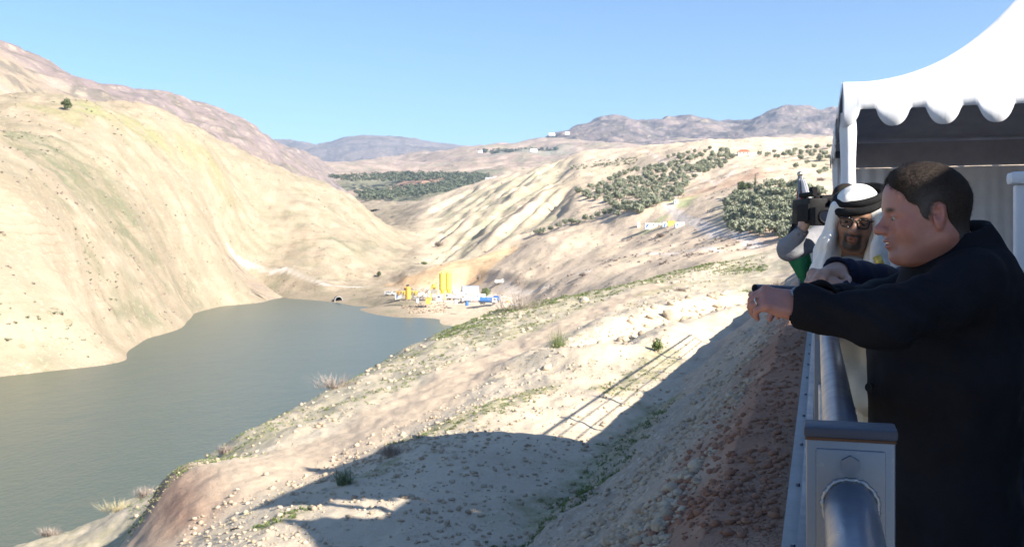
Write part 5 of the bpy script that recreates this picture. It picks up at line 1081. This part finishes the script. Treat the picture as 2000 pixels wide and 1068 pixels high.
def strands(parent, V, q, HC, o, M, outline, n, ln):
    """short hairs standing out of the cap and feathering its edge"""
    out = poly_sd(q[:, 0].astype(np.float32), q[:, 2].astype(np.float32), outline); ok = np.nonzero((q[:, 2] > -.10))[0]; g = np.random.default_rng(8); edge = ok[out[ok] > -.012]
    i = np.concatenate([g.choice(ok, n), g.choice(edge, n // 3)]); c = q[i]; nr = c - np.array((-.014, 0, .025)); nr /= np.linalg.norm(nr, axis=1)[:, None]
    fl = np.stack([-.9 + 0*c[:, 0], .25*np.sign(c[:, 1]), -.15 - .9*np.clip((.05 - c[:, 2]) / .1, 0, 1.2)], 1); fr = (c[:, 0] > .05) & (c[:, 2] > .05); fl[fr] = (.75, .2, -.35); fl -= nr * (fl*nr).sum(1)[:, None]; fl /= np.linalg.norm(fl, axis=1)[:, None] + 1e-6
    d = fl + .32*nr + .22*g.normal(size=c.shape); d /= np.linalg.norm(d, axis=1)[:, None]; L_ = ln*(.5 + .8*g.random((len(i), 1))); s = np.cross(d, nr); s /= np.linalg.norm(s, axis=1)[:, None] + 1e-6; b = c - nr*.001; w_ = .00045
    Q = np.stack([b - s*w_, b + s*w_, b + d*L_], 1).reshape(-1, 3); W = o + Q @ M.T * HS - np.array(parent.parent.location); me = np_mesh('strands', W, np.arange(len(W)).reshape(-1, 3)); set_attr(me, 'tone', np.repeat(HC[i] * (.6 + .9*g.random((len(i), 1))), 3, 0)); ob = link_mesh('strands', me, M_hair, parent, False); ob['kind'] = 'stuff'; return ob
M_hair = NT('hair', .75, .12); _n = M_hair.noise(1, 3, .5); _mp = M_hair.n('ShaderNodeMapping'); M_hair.l(M_hair.coord(), _mp.inputs[0]); _mp.inputs['Scale'].default_value = (1, 2.2, 1); _f = M_hair.noise(210, 4, .6, _mp.outputs[0])
M_hair.base(M_hair.mix(M_hair.ramp(_f, (.3, 0), (.75, .55)), M_hair.attr('tone'), M_hair.mix(.6, M_hair.attr('tone'), (.10, .075, .06)))); M_hair.bump(_f, .7, .003); M_hair = M_hair.m
def cloth(name, a, b, rough=.85, weave=350, wr=7, wd=.012, sheen=.0, sp_=.2):
    k = NT(name, rough, .25); n = k.noise(wr, 5, .6, dist=.5); k.base(k.mix(k.ramp(n, (.3, 0), (.7, 1)), a, b)); f = k.noise(weave, 3, .6); h = k.bump(f, .35, .0015); k.bump(n, .45, wd, h); k.b.inputs['Sheen Weight'].default_value = sheen; k.b.inputs['Specular IOR Level'].default_value = sp_; return k.m
M_coat = cloth('navy_wool', (.0055, .006, .009), (.009, .010, .014), sp_=.12); M_suit = cloth('navy_suiting', (.010, .0135, .030), (.017, .021, .043), .8, sp_=.15); M_trouser = cloth('dark_trouser', (.012, .012, .014), (.018, .018, .02)); M_shoe = mat('black_leather', (.012, .011, .010), .35, bump=.3)
M_gutra = cloth('white_headcloth', (.66, .64, .60), (.76, .74, .70), .85, 500, 12, .006); M_agal = cloth('black_cord', (.008, .008, .009), (.016, .016, .017), .9, 300, 30, .004); M_robe = cloth('cream_robe', (.40, .36, .28), (.50, .46, .37), .8, 400, 5, .015); M_thobe = cloth('grey_thobe', (.33, .33, .32), (.42, .42, .41), .8); M_knit = cloth('grey_knit', (.17, .17, .185), (.24, .24, .26), .9, 220, 9, .014); M_brass = mat('steel_watch', (.45, .42, .36), .25, .9); M_dial = mat('watch_dial', (.05, .08, .16), .1, spec=.7)
def person(label, base): return tag(empty('person', base), label, 'person')
def put(name, me, m, root, smooth=True):
    """mesh given in world space becomes a child of root"""
    me.transform(Matrix.Translation(-root.location)); return link_mesh(name, me, m, root, smooth)
def PP(*a): return np.array(P(*a))
FZ = FLOOR
def shoes(root, pts, face):
    for x, y in pts:
        S = SDF(); f = np.array((*face, 0)) / np.hypot(*face); c = np.array((x, y, FZ + .05)); S.cap(c - f*.07, c + f*.15, .048, .042, .02); S.cap(c, c + np.array((0, 0, .07)), .05, .055, .03); S.box(c + f*.04 - np.array((0, 0, .3)), (.5, .5, .25), .001, .002, 's'); put('shoe', S.mesh('shoe', .008)[0], M_shoe, root)
def paint_flat(me, V, c): set_attr(me, 'tone', np.tile(c, (len(V), 1)))
SKIN1 = (.33, .158, .125); SKIN2 = (.29, .165, .11)

# ---- the man in the dark coat
HS = .945
r1 = person('dark haired man in a long black coat and wristwatch leaning on the railing', (1.10, 2.47, FZ)); hd = PP(1804, 421, 2.42); HM = frame((-1.0, .10, -.07), (-.10, 0.0, 1.0))
B = SDF(); T1h = head(B, hd, HM, 1.10, .0034); nb_ = PP(1872, 505, 2.46); B.cap(T1h((-.034, 0, -.055)), nb_, .062, .062, .03); B.cap(T1h((-.018, 0, -.07)), nb_ + np.array((-.012, 0, -.01)), .050, .056, .025)
chest = PP(1872, 640, 2.47); B.cap(nb_ + np.array((-.01, 0, -.03)), chest, .058, .10, .05)
shL, elL, wrL = PP(1893, 562, 2.30), PP(1728, 626, 2.17), PP(1566, 597, 2.25); shR, elR, wrR = PP(1858, 545, 2.63), PP(1716, 600, 2.76), PP(1604, 588, 2.50)
for a, b, c in ((shL, elL, wrL), (shR, elR, wrR)): B.cap(chest + np.array((0, 0, .06)), a, .07, .05, .04); B.cap(a, b, .05, .042, .03); B.cap(b, c, .042, .029, .02)
hand(B, wrL, (-.93, .06, .20), (-.30, -.62, .78), -1, ((.95, .85, .45), (.85, .9, .45), (.8, .95, .5), (.70, 1.0, .5)), .07, (.3, .3), .92)
hand(B, wrR, (-.97, -.25, .02), (-.05, .10, 1.0), 1, (.35, .5, .3), .04, (.5, .3), .98)
me, V = B.mesh('body', .0033); head_paint(me, V, hd, HM, SKIN1, (.20, .11, .095, .45), 1.2); put('body', me, M_skin, r1)
eyes(T1h, HM, hd, r1, (1, 0, -.12), (.10, .10, .07))
OUT1 = [(.082, .060), (.086, .082), (.070, .125), (0, .16), (-.09, .15), (-.15, .06), (-.14, -.06), (-.10, -.092), (-.066, -.082), (-.046, -.045), (-.036, -.006), (-.030, .024), (-.010, .034), (.004, .026), (.012, -.012), (.026, -.006), (.036, .026), (.056, .036), (.066, .052)]
me, V = hair_mesh(hd, HM, OUT1, .0065, .0032, .0016); q = (V - hd) @ HM / HS; gr = np.clip(np.exp(-((q[:, 0] - .012) / .035)**2 - ((q[:, 2] - .02) / .045)**2) * .8 + .5*np.exp(-((q[:, 0] + .07) / .03)**2 - ((q[:, 2] + .06) / .03)**2), 0, .8)[:, None]
HC = np.array((.016, .0115, .0095)) * (1 - gr) + np.array((.085, .08, .08)) * gr; set_attr(me, 'tone', HC); hair1 = put('hair', me, M_hair, r1); strands(hair1, V, q, HC, hd, HM, OUT1, 15000, .011)
m = MB().box((0, 0, 0), (.012, .026, .004)); M_teeth = mat('teeth', (.62, .58, .50), .3); o = m.build('teeth', M_teeth, r1); o.matrix_local = Matrix.Translation(Vector(T1h((.0895, 0, -.0635))) - r1.location) @ Matrix([list(r) for r in HM]).to_4x4()
Ct = SDF(); 
Ct.cap(PP(1862, 575, 2.46), PP(1846, 700, 2.49), .130, .170, .06, sq=((0, 1, 0), .80)); Ct.cap(PP(1846, 700, 2.49), PP(1838, 1010, 2.52), .172, .178, .06, sq=((0, 1, 0), .88)); Ct.cap(PP(1838, 1010, 2.52), PP(1842, 1120, 2.53) + np.array((0, 0, -.22)), .178, .186, .05, sq=((0, 1, 0), .88))
Ct.ell(PP(1895, 535, 2.47), (.085, .185, .075), .06); Ct.ell(PP(1908, 610, 2.48), (.085, .16, .14), .06)
for a, b, c, r0 in ((shL, elL, wrL, .076), (shR, elR, wrR, .076)):
    Ct.ell(a, (.078, .070, .076), .05); Ct.cap(a, b, r0, .064, .03); d = (c - b) / np.linalg.norm(c - b); Ct.cap(b, c - d*.004, .064, .046, .03); Ct.cap(c - d*.05, c - d*.002, .046, .050, .01)
for c, b in ((wrL, elL), (wrR, elR)):
    d = (c - b) / np.linalg.norm(c - b); Ct.cap(c - d*.05, c + d*.12, .034, .034, .004, 's'); Ct.ell(c + d*.060, (.070, .070, .070), .003, 's')
# collar standing round the neck
nd = np.array(nb_ - T1h((-.034, 0, -.055))); nd /= np.linalg.norm(nd); cl = np.array(T1h((-.045, 0, -.075)));
for k_ in range(48):
    a = 2*math.pi*k_/48; f = np.array((math.cos(a), math.sin(a), 0)); up_ = .5 + .5*math.cos(a); pt = nb_ + f*np.array((.088, .098, 0)) + np.array((0.0, 0, -.02)); tp = pt + np.array((-.018, 0, .0)) + np.array((0, 0, .042 + .062*up_)) - f*.006; Ct.cap(pt - np.array((0, 0, .04)), tp, .018, .010, .012); Ct.cap(tp, tp + f*.028 + np.array((.004, 0, -.060)), .011, .010, .006)
Ct.cap(T1h((-.03, 0, -.03)), nb_ + np.array((-.005, 0, -.04)), .065, .065, .006, 's')
def coat_folds(q, d):
    x, y, z = q[..., 0], q[..., 1], q[..., 2]; e = np.exp(-(((q - elL.astype(np.float32)) / .13) ** 2).sum(-1)); n_ = .010*noise3(x*9 + z*6, y*7, z*10 - x*6) + .003*noise3(x*24, y*18, z*26) + e*.007*np.sin((x*.8 + z*1.3)*75 + 3*noise3(x*8, y*8, z*8)); return d + n_.astype(np.float32)
Ct.post = coat_folds; me, V = Ct.mesh('coat', .0080); coat = put('coat', me, M_coat, r1)
S = SDF(); hp = PP(1862, 1010, 2.52)
for sy in (-1, 1):
    kn = hp + np.array((-.03, sy*.11, -.38)); S.cap(hp + np.array((0, sy*.08, 0)), kn, .10, .075, .03); S.cap(kn, np.array((1.14, 2.52 + sy*.12, FZ + .08)), .072, .058, .02)
put('trousers', S.mesh('trousers', .012)[0], M_trouser, r1); shoes(r1, [(1.12, 2.40), (1.12, 2.64)], (-1, .1))
for pt in ((1700, 756, 2.42), (1698, 905, 2.43)): o = auto_smooth(MB().tube((0, 0, 0), (-.006, -.004, 0), .011, seg=16).build('button', M_shoe, coat)); o.location = Vector(P(*pt)) - r1.location
# wristwatch and ring
d = Vector(wrL - elL).normalized(); wc = Vector(wrL) + d * .004; t = auto_smooth(MB().torus((0, 0, 0), (0, 0, 1), .0315, .0055, 30, 8).build('watch', M_shoe, r1)); t.matrix_local = Matrix.Translation(wc - r1.location) @ d.to_track_quat('Z', 'Y').to_matrix().to_4x4() @ Matrix.Diagonal((1.12, .9, 1.6, 1))
bk = Vector((-.15, -.55, .80)).normalized(); bk = (bk - d*bk.dot(d)).normalized(); o = auto_smooth(MB().tube((0, 0, 0), bk*.009, .021, seg=28).build('watch_case', M_brass, r1)); o.location = wc + bk*.030 - r1.location; o2 = MB().tube((0, 0, 0), bk*.0012, .017, seg=28).build('watch_dial', M_dial, o); o2.location = bk*.009
T_, M_ = frame((-.93, .06, .20), (-.30, -.62, .78)), None; rp = wrL + T_ @ (np.array((.108, .0098, -.010)) * .92); dr = T_ @ np.array((math.cos(.8), 0, -math.sin(.8))); o = auto_smooth(MB().torus((0, 0, 0), Vector(dr), .0098, .0016, 24, 6).build('ring', M_brass, r1)); o.location = Vector(rp) - r1.location

HS = 1.0
# ---- the man in the navy suit, hidden behind him but for his clasped hands
r3 = person('man in a navy suit with clasped hands, mostly hidden behind the black coat', (1.42, 3.20, FZ)); hd3 = PP(1822, 420, 3.2); HM3 = frame((-1, .05, -.05), (-.05, 0, 1)); B = SDF(); T3h = head(B, hd3, HM3)
nb3 = hd3 + np.array((.05, 0, -.17)); B.cap(T3h((-.034, 0, -.055)), nb3, .058, .064, .03); sh3 = nb3 + np.array((.03, 0, -.09)); B.cap(nb3, sh3, .07, .10, .04)
wL3, wR3 = PP(1650, 577, 2.98), PP(1634, 530, 3.10); eL3, eR3 = PP(1765, 610, 2.93), PP(1768, 560, 3.44); aL3, aR3 = sh3 + np.array((.0, -.17, 0)), sh3 + np.array((0, .18, .0))
for a, b, c in ((aL3, eL3, wL3), (aR3, eR3, wR3)): B.cap(sh3, a, .07, .05, .04); B.cap(a, b, .05, .04, .03); B.cap(b, c, .04, .028, .02)
hand(B, wL3, (-.86, .22, .36), (-.15, -.80, .50), -1, ((1.1, 1.2, .5), (1.1, 1.2, .5), (1.1, 1.2, .5), (1.1, 1.2, .5)), .06, (.45, .2), 1.0)
hand(B, wR3, (-.78, -.62, -.06), (-.10, .10, 1.0), 1, ((.55, 1.15, .5), (.62, 1.15, .5), (.7, 1.15, .5), (.78, 1.15, .5)), .10, (.9, .3), 1.05)
me, V = B.mesh('body', .0042); head_paint(me, V, hd3, HM3, (.36, .215, .155)); put('body', me, M_skin, r3)
me, V = hair_mesh(hd3, HM3, OUT1, .008, .009); paint_flat(me, V, (.02, .016, .014)); put('hair', me, M_hair, r3)
S = SDF(); S.cap(sh3 + np.array((.02, 0, -.04)), sh3 + np.array((.06, 0, -.62)), .15, .15, .08, sq=((0, 1, 0), .75)); S.ell(sh3 + np.array((.03, 0, .0)), (.10, .20, .08), .06)
for a, b, c in ((aL3, eL3, wL3), (aR3, eR3, wR3)):
    d = (c - b) / np.linalg.norm(c - b); S.ell(a, (.08, .075, .08), .05); S.cap(a, b, .075, .060, .04); S.cap(b, c, .060, .047, .03); S.cap(c - d*.04, c + d*.12, .034, .034, .004, 's'); S.ell(c + d*.062, (.066, .066, .066), .003, 's')
S.cap(T3h((-.03, 0, -.03)), nb3 + np.array((0, 0, -.03)), .066, .07, .008, 's')
S.post = lambda q, d: d + (.006*noise3(q[..., 0]*12, q[..., 1]*9, q[..., 2]*14) + .003*np.sin(q[..., 0]*70 + 4*noise3(q[..., 0]*7, q[..., 1]*7, q[..., 2]*7))).astype(np.float32)
put('jacket', S.mesh('jacket', .009)[0], M_suit, r3); S = SDF(); hp = sh3 + np.array((.06, 0, -.60))
for sy in (-1, 1): S.cap(hp + np.array((0, sy*.08, 0)), np.array((1.46, 3.20 + sy*.11, FZ + .08)), .10, .058, .03)
put('trousers', S.mesh('trousers', .014)[0], M_suit, r3); shoes(r3, [(1.44, 3.09), (1.44, 3.31)], (-1, .1))

# ---- the man in the white headcloth
r2 = person('man with glasses and goatee in a white headcloth with black cord and cream robe', (1.60, 4.12, FZ)); hd2 = PP(1672, 428, 3.98); HM2 = frame((-.36, -.90, -.17), (.10, -.18, 1)); B = SDF(); T2h = head(B, hd2, HM2, .95, .0012)
nb2 = hd2 + np.array((.02, .08, -.19)); B.cap(T2h((-.034, 0, -.055)), nb2, .054, .06, .03); B.cap(nb2, nb2 + np.array((0, .02, -.15)), .07, .10, .04)
me, V = B.mesh('body', .0034); head_paint(me, V, hd2, HM2, SKIN2, (.018, .014, .012, 1.15), .6); put('body', me, M_skin, r2); eyes(T2h, HM2, hd2, r2, (1, -.1, -.15), (.03, .018, .01))
S = SDF(); E = lambda c, r, k=.02, op='u': S.ell(T2h(c), r, k, op, HM2)
E((-.016, 0, .042), (.112, .092, .098), .02); E((-.055, 0, -.05), (.070, .100, .12), .05)
for s in (-1, 1): S.cap(T2h((.030, s*.084, .045)), T2h((.038, s*.092, -.10)), .020, .026, .025, sq=(HM2[:, 0], .62)); S.cap(T2h((.036, s*.092, -.09)), T2h((.070, s*.105, -.27)), .026, .045, .03, sq=(HM2[:, 0], .75))
E((-.05, 0, -.17), (.085, .15, .12), .06); S.cap(T2h((.055, -.035, .072)), T2h((.055, .035, .072)), .022, .022, .03)
E((.085, 0, -.045), (.105, .066, .118), .012, 's'); S.cap(T2h((.03, 0, -.10)), T2h((.10, 0, -.30)), .060, .055, .02, 's')
def gfold(q, d):
    l = (q - hd2.astype(np.float32)) @ HM2.astype(np.float32); w_ = np.clip((.05 - l[..., 2]) / .15, 0, 1); return d + (w_*.0045*np.sin(l[..., 1]*150 + l[..., 0]*60 + 3*noise3(l[..., 0]*14, l[..., 1]*14, l[..., 2]*7)) + .002*noise3(l[..., 0]*30, l[..., 1]*30, l[..., 2]*22)).astype(np.float32)
S.post = gfold; put('headcloth', S.mesh('headcloth', .005)[0], M_gutra, r2)
for j, zz in enumerate((.066, .094)):
    m = MB(); rings = []; N = 44; tl = .36
    for i in range(N):
        a = 2*math.pi*i/N; rx, ry = (.113, .097) if j == 0 else (.104, .090); c = Vector((-.016 + rx*math.cos(a), ry*math.sin(a), 0)); c.z = zz - math.tan(tl)*(c.x + .016)*.55 + .30*c.y; out = Vector((math.cos(a), math.sin(a), 0)); rings.append([m.bm.verts.new(Vector(T2h(c + out*math.cos(b)*.0135 + Vector((0, 0, math.sin(b)*.0165)))) - r2.location) for b in [2*math.pi*q/10 for q in range(10)]])
    for i in range(N):
        for q in range(10): A_, B_ = rings[i], rings[(i+1) % N]; m.bm.faces.new((A_[q], B_[q], B_[(q+1) % 10], A_[(q+1) % 10]))
    m.build('head_cord', M_agal, r2, True)
# glasses
gl_ = empty('glasses'); gl_.parent = r2; gm = mat('black_frame', (.012, .012, .013), .3); kg = NT('lens_glass', .02, .5); kg.b.inputs['Transmission Weight'].default_value = 1.0; kg.b.inputs['IOR'].default_value = 1.05; kg.base((.66, .68, .70)); L2 = lambda p: Vector(T2h(p)) - r2.location
for s in (-1, 1):
    q = [L2((.104 - .25*abs(y_)*abs(y_)*8, s*y_, z_)) for y_, z_ in ((.009, .010), (.020, .016), (.047, .016), (.054, .010), (.052, -.010), (.044, -.019), (.020, -.019), (.011, -.010))]; MB().path(q + [q[0]], .0030, 6).build('rim', gm, gl_, True); m = MB(); m.bm.faces.new([m.bm.verts.new(v) for v in q]); m.build('lens', kg.m, gl_)
    MB().path([L2((.095, s*.054, .010)), L2((.05, s*.072, .010)), L2((-.01, s*.080, .006))], .0022, 6).build('temple', gm, gl_, True)
MB().path([L2((.103, -.009, .008)), L2((.108, 0, .010)), L2((.103, .009, .008))], .002, 6).build('bridge', gm, gl_, True)
S = SDF(); c0 = nb2 + np.array((.15, .06, -.12)); S.ell(c0, (.19, .12, .10), .08); S.cap(c0 + np.array((0, 0, -.06)), np.array((1.70, 4.14, FZ + .10)), .15, .20, .06, sq=((0, 1, 0), 1.05))
for s, ex in ((-1, -.02), (1, .02)): a = c0 + np.array((s*.15, 0, 0)); e = a + np.array((s*.02, .02, -.30)); S.cap(a, e, .075, .07, .05); S.cap(e, e + np.array((-s*.08, -.10, -.12)), .07, .065, .04)
S.post = lambda q, d: d + (.010*np.sin(np.arctan2(q[..., 1] - 4.12, q[..., 0] - 1.6)*22 + 2*noise3(q[..., 0]*4, q[..., 1]*4, q[..., 2]*1.5)) * np.clip((-.35 - q[..., 2])*2, 0, 1) + .006*noise3(q[..., 0]*9, q[..., 1]*9, q[..., 2]*7)).astype(np.float32)
put('robe', S.mesh('robe', .014)[0], M_robe, r2)
S = SDF(); S.cap(nb2 + np.array((-.03, -.05, -.02)), c0 + np.array((-.05, -.12, -.12)), .07, .085, .03); put('thobe_front', S.mesh('thobe_front', .007)[0], M_thobe, r2); m = MB(); M_gold = mat('gold_braid', (.55, .40, .08), .5, .4)
m.path([Vector(PP(1712, 500, 3.86)) - r2.location, Vector(PP(1722, 522, 3.85)) - r2.location, Vector(PP(1722, 620, 3.86)) - r2.location], .016, 8); m.build('gold_trim', M_gold, r2, True); shoes(r2, [(1.55, 4.0), (1.72, 4.0)], (-.3, -1))

# ---- the camera operator
r4 = person('camera operator in a grey sweater raising a video camera beyond the headcloth', (2.10, 6.35, FZ)); hd4 = PP(1652, 402, 6.25); HM4 = frame((-.30, -.95, -.05), (0, 0, 1)); B = SDF(); T4h = head(B, hd4, HM4); nb4 = hd4 + np.array((.02, .03, -.18)); B.cap(T4h((-.034, 0, -.055)), nb4, .055, .06, .03); B.cap(nb4, nb4 + np.array((0, 0, -.1)), .06, .08, .03)
shA, elA, wrA = PP(1606, 462, 6.22), PP(1541, 487, 6.02), PP(1568, 446, 5.93); shB, elB, wrB = PP(1700, 462, 6.22), PP(1680, 500, 6.0), PP(1622, 440, 5.90)
for a, b, c in ((shA, elA, wrA), (shB, elB, wrB)): B.cap(nb4 + np.array((0, 0, -.09)), a, .06, .05, .04); B.cap(a, b, .045, .04, .02); B.cap(b, c, .038, .027, .02)
hand(B, wrA, (.10, -.05, 1.0), (-.90, -.35, .1), 1, ((.3, .6, .4),)*4, .04, (.5, .3), 1.0); hand(B, wrB, (-.2, -.05, 1), (.9, -.3, .1), -1, ((.3, .5, .3),)*4, .04, (.5, .3), 1.0)
me, V = B.mesh('body', .0060); head_paint(me, V, hd4, HM4, (.50, .30, .21), (.05, .035, .03, .6)); put('body', me, M_skin, r4); eyes(T4h, HM4, hd4, r4)
me, V = hair_mesh(hd4, HM4, OUT1, .010, .008); paint_flat(me, V, (.02, .016, .014)); put('hair', me, M_hair, r4)
S = SDF(); c4 = nb4 + np.array((-.01, .02, -.12)); S.ell(c4, (.20, .12, .08), .06); S.cap(c4 + np.array((0, 0, -.05)), c4 + np.array((.0, .02, -.50)), .155, .15, .06, sq=((0, 1, 0), 1.25))
for a, b, c in ((shA, elA, wrA), (shB, elB, wrB)):
    d = (c - b) / np.linalg.norm(c - b); S.ell(a, (.085, .08, .08), .05); S.cap(a, b, .075, .068, .04); S.cap(b, c - d*.01, .066, .042, .03); S.cap(c - d*.03, c + d*.1, .032, .032, .004, 's'); S.ell(c + d*.058, (.062, .062, .062), .003, 's')
S.cap(T4h((-.03, 0, -.03)), nb4 + np.array((0, 0, -.01)), .064, .07, .008, 's'); S.post = lambda q, d: d + (.007*noise3(q[..., 0]*11, q[..., 1]*11, q[..., 2]*13) + .003*noise3(q[..., 0]*30, q[..., 1]*30, q[..., 2]*30)).astype(np.float32)
put('sweater', S.mesh('sweater', .009)[0], M_knit, r4); S = SDF(); hp = c4 + np.array((0, .02, -.50))
for sx in (-1, 1): S.cap(hp + np.array((sx*.08, 0, .06)), np.array((2.12 + sx*.11, 6.36, FZ + .08)), .10, .058, .03)
put('trousers', S.mesh('trousers', .014)[0], M_trouser, r4); shoes(r4, [(2.01, 6.32), (2.23, 6.32)], (0, -1))
# his video camera, lens towards us
vc = tag(empty('video_camera', PP(1595, 412, 5.86), .12), 'black shoulder video camera with square lens hood held by the camera operator', 'camera'); M_blk = mat('black_plastic', (.006, .006, .007), .6, bump=.2, spec=.15); M_blk2 = mat('dark_rubber', (.010, .010, .011), .75, spec=.12); M_lens = mat('front_lens', (.01, .012, .02), .05, spec=.8)
auto_smooth(MB().box((0, .10, 0), (.115, .26, .15), 0, .012).build('body', M_blk, vc)); hood = auto_smooth(MB().box((0, -.075, -.035), (.125, .09, .105), 0, .010).build('lens_hood', M_blk2, vc)); auto_smooth(MB().torus((0, -.122, -.035), (0, 1, 0), .038, .006, 28, 8).build('lens_ring', M_blk, hood)); auto_smooth(MB().tube((0, -.1215, -.035), (0, -.124, -.035), .034, seg=28).build('lens', M_lens, hood))
m = MB().box((0, .08, .105), (.03, .20, .022), 0, .006).box((0, .0, .085), (.028, .03, .05), 0, .004).box((0, .16, .085), (.028, .03, .05), 0, .004); auto_smooth(m.build('top_handle', M_blk, vc)); auto_smooth(MB().tube((.05, .06, .075), (.17, .10, .078), .020, .026, seg=18).build('viewfinder', M_blk2, vc)); auto_smooth(MB().tube((-.055, -.10, .095), (-.055, .10, .095), .014, seg=14).build('microphone', M_blk2, vc)); MB().box((-.064, .04, -.01), (.014, .16, .10), 0, .004).build('hand_strap', M_blk2, vc); auto_smooth(MB().box((.066, -.01, .03), (.012, .09, .06), 0, .003).build('side_screen', M_blk, vc)); auto_smooth(MB().tube((-.02, -.02, .125), (-.02, .03, .125), .017, seg=14).build('light_head', M_blk2, vc))

# ---- flag on its pole behind the camera operator
fb = PP(1562, 350, 6.9); fl = tag(empty('flag', (fb[0], fb[1], -.50)), 'furled red, white, black and green flag behind the camera operator', 'flag'); hh = fb[2] + .50
M_fr = cloth('flag_red', (.34, .02, .02), (.42, .035, .03), .7); M_fw = cloth('flag_white', (.68, .68, .72), (.78, .78, .80), .7); M_fk = cloth('flag_black', (.012, .012, .012), (.02, .02, .02), .7); M_fg = cloth('flag_green', (.015, .13, .05), (.025, .17, .07), .7)
auto_smooth(MB().tube((0, 0, 0), (0, 0, hh + .02), .014, seg=12).build('pole', M_steel, fl)); auto_smooth(MB().ball((0, 0, hh + .035), (.02, .02, .02)).build('finial', M_brass, fl))
def strip(name, m_, x0a, x1a, x0b, x1b, zt, zb, dy, n=26):
    """a hanging fold of cloth between two edges"""
    A = []
    for i in range(n):
        f = i / (n - 1); z = zt + (zb - zt)*f; r_ = []
        for j in range(15): g = j / 14; x = (x0a + (x1a - x0a)*g)*(1 - f) + (x0b + (x1b - x0b)*g)*f; r_.append((x, dy + .022*math.sin(g*9 + f*3) + .012*math.sin(f*7 + g*4), z))
        A.append(r_)
    o = link_mesh(name, np_mesh(name, np.array(A).reshape(-1, 3), grid_faces(n, 15)), m_, fl); md = o.modifiers.new('thick', 'SOLIDIFY'); md.thickness = .003
strip('white_band', M_fw, -.010, .022, .035, .085, hh, hh - .19, -.03); strip('red_band', M_fr, -.004, .012, -.03, .06, hh - .05, hh - .26, .005); strip('black_band', M_fk, -.02, .05, -.14, .06, hh - .26, hh - .52, .0); strip('green_band', M_fg, -.13, .09, .02, .16, hh - .47, hh - .75, -.015); strip('white_band', M_fw, .05, .10, .10, .19, hh - .42, hh - .72, -.04); strip('black_band', M_fk, .0, .10, .06, .16, hh - .62, hh - .95, .01)
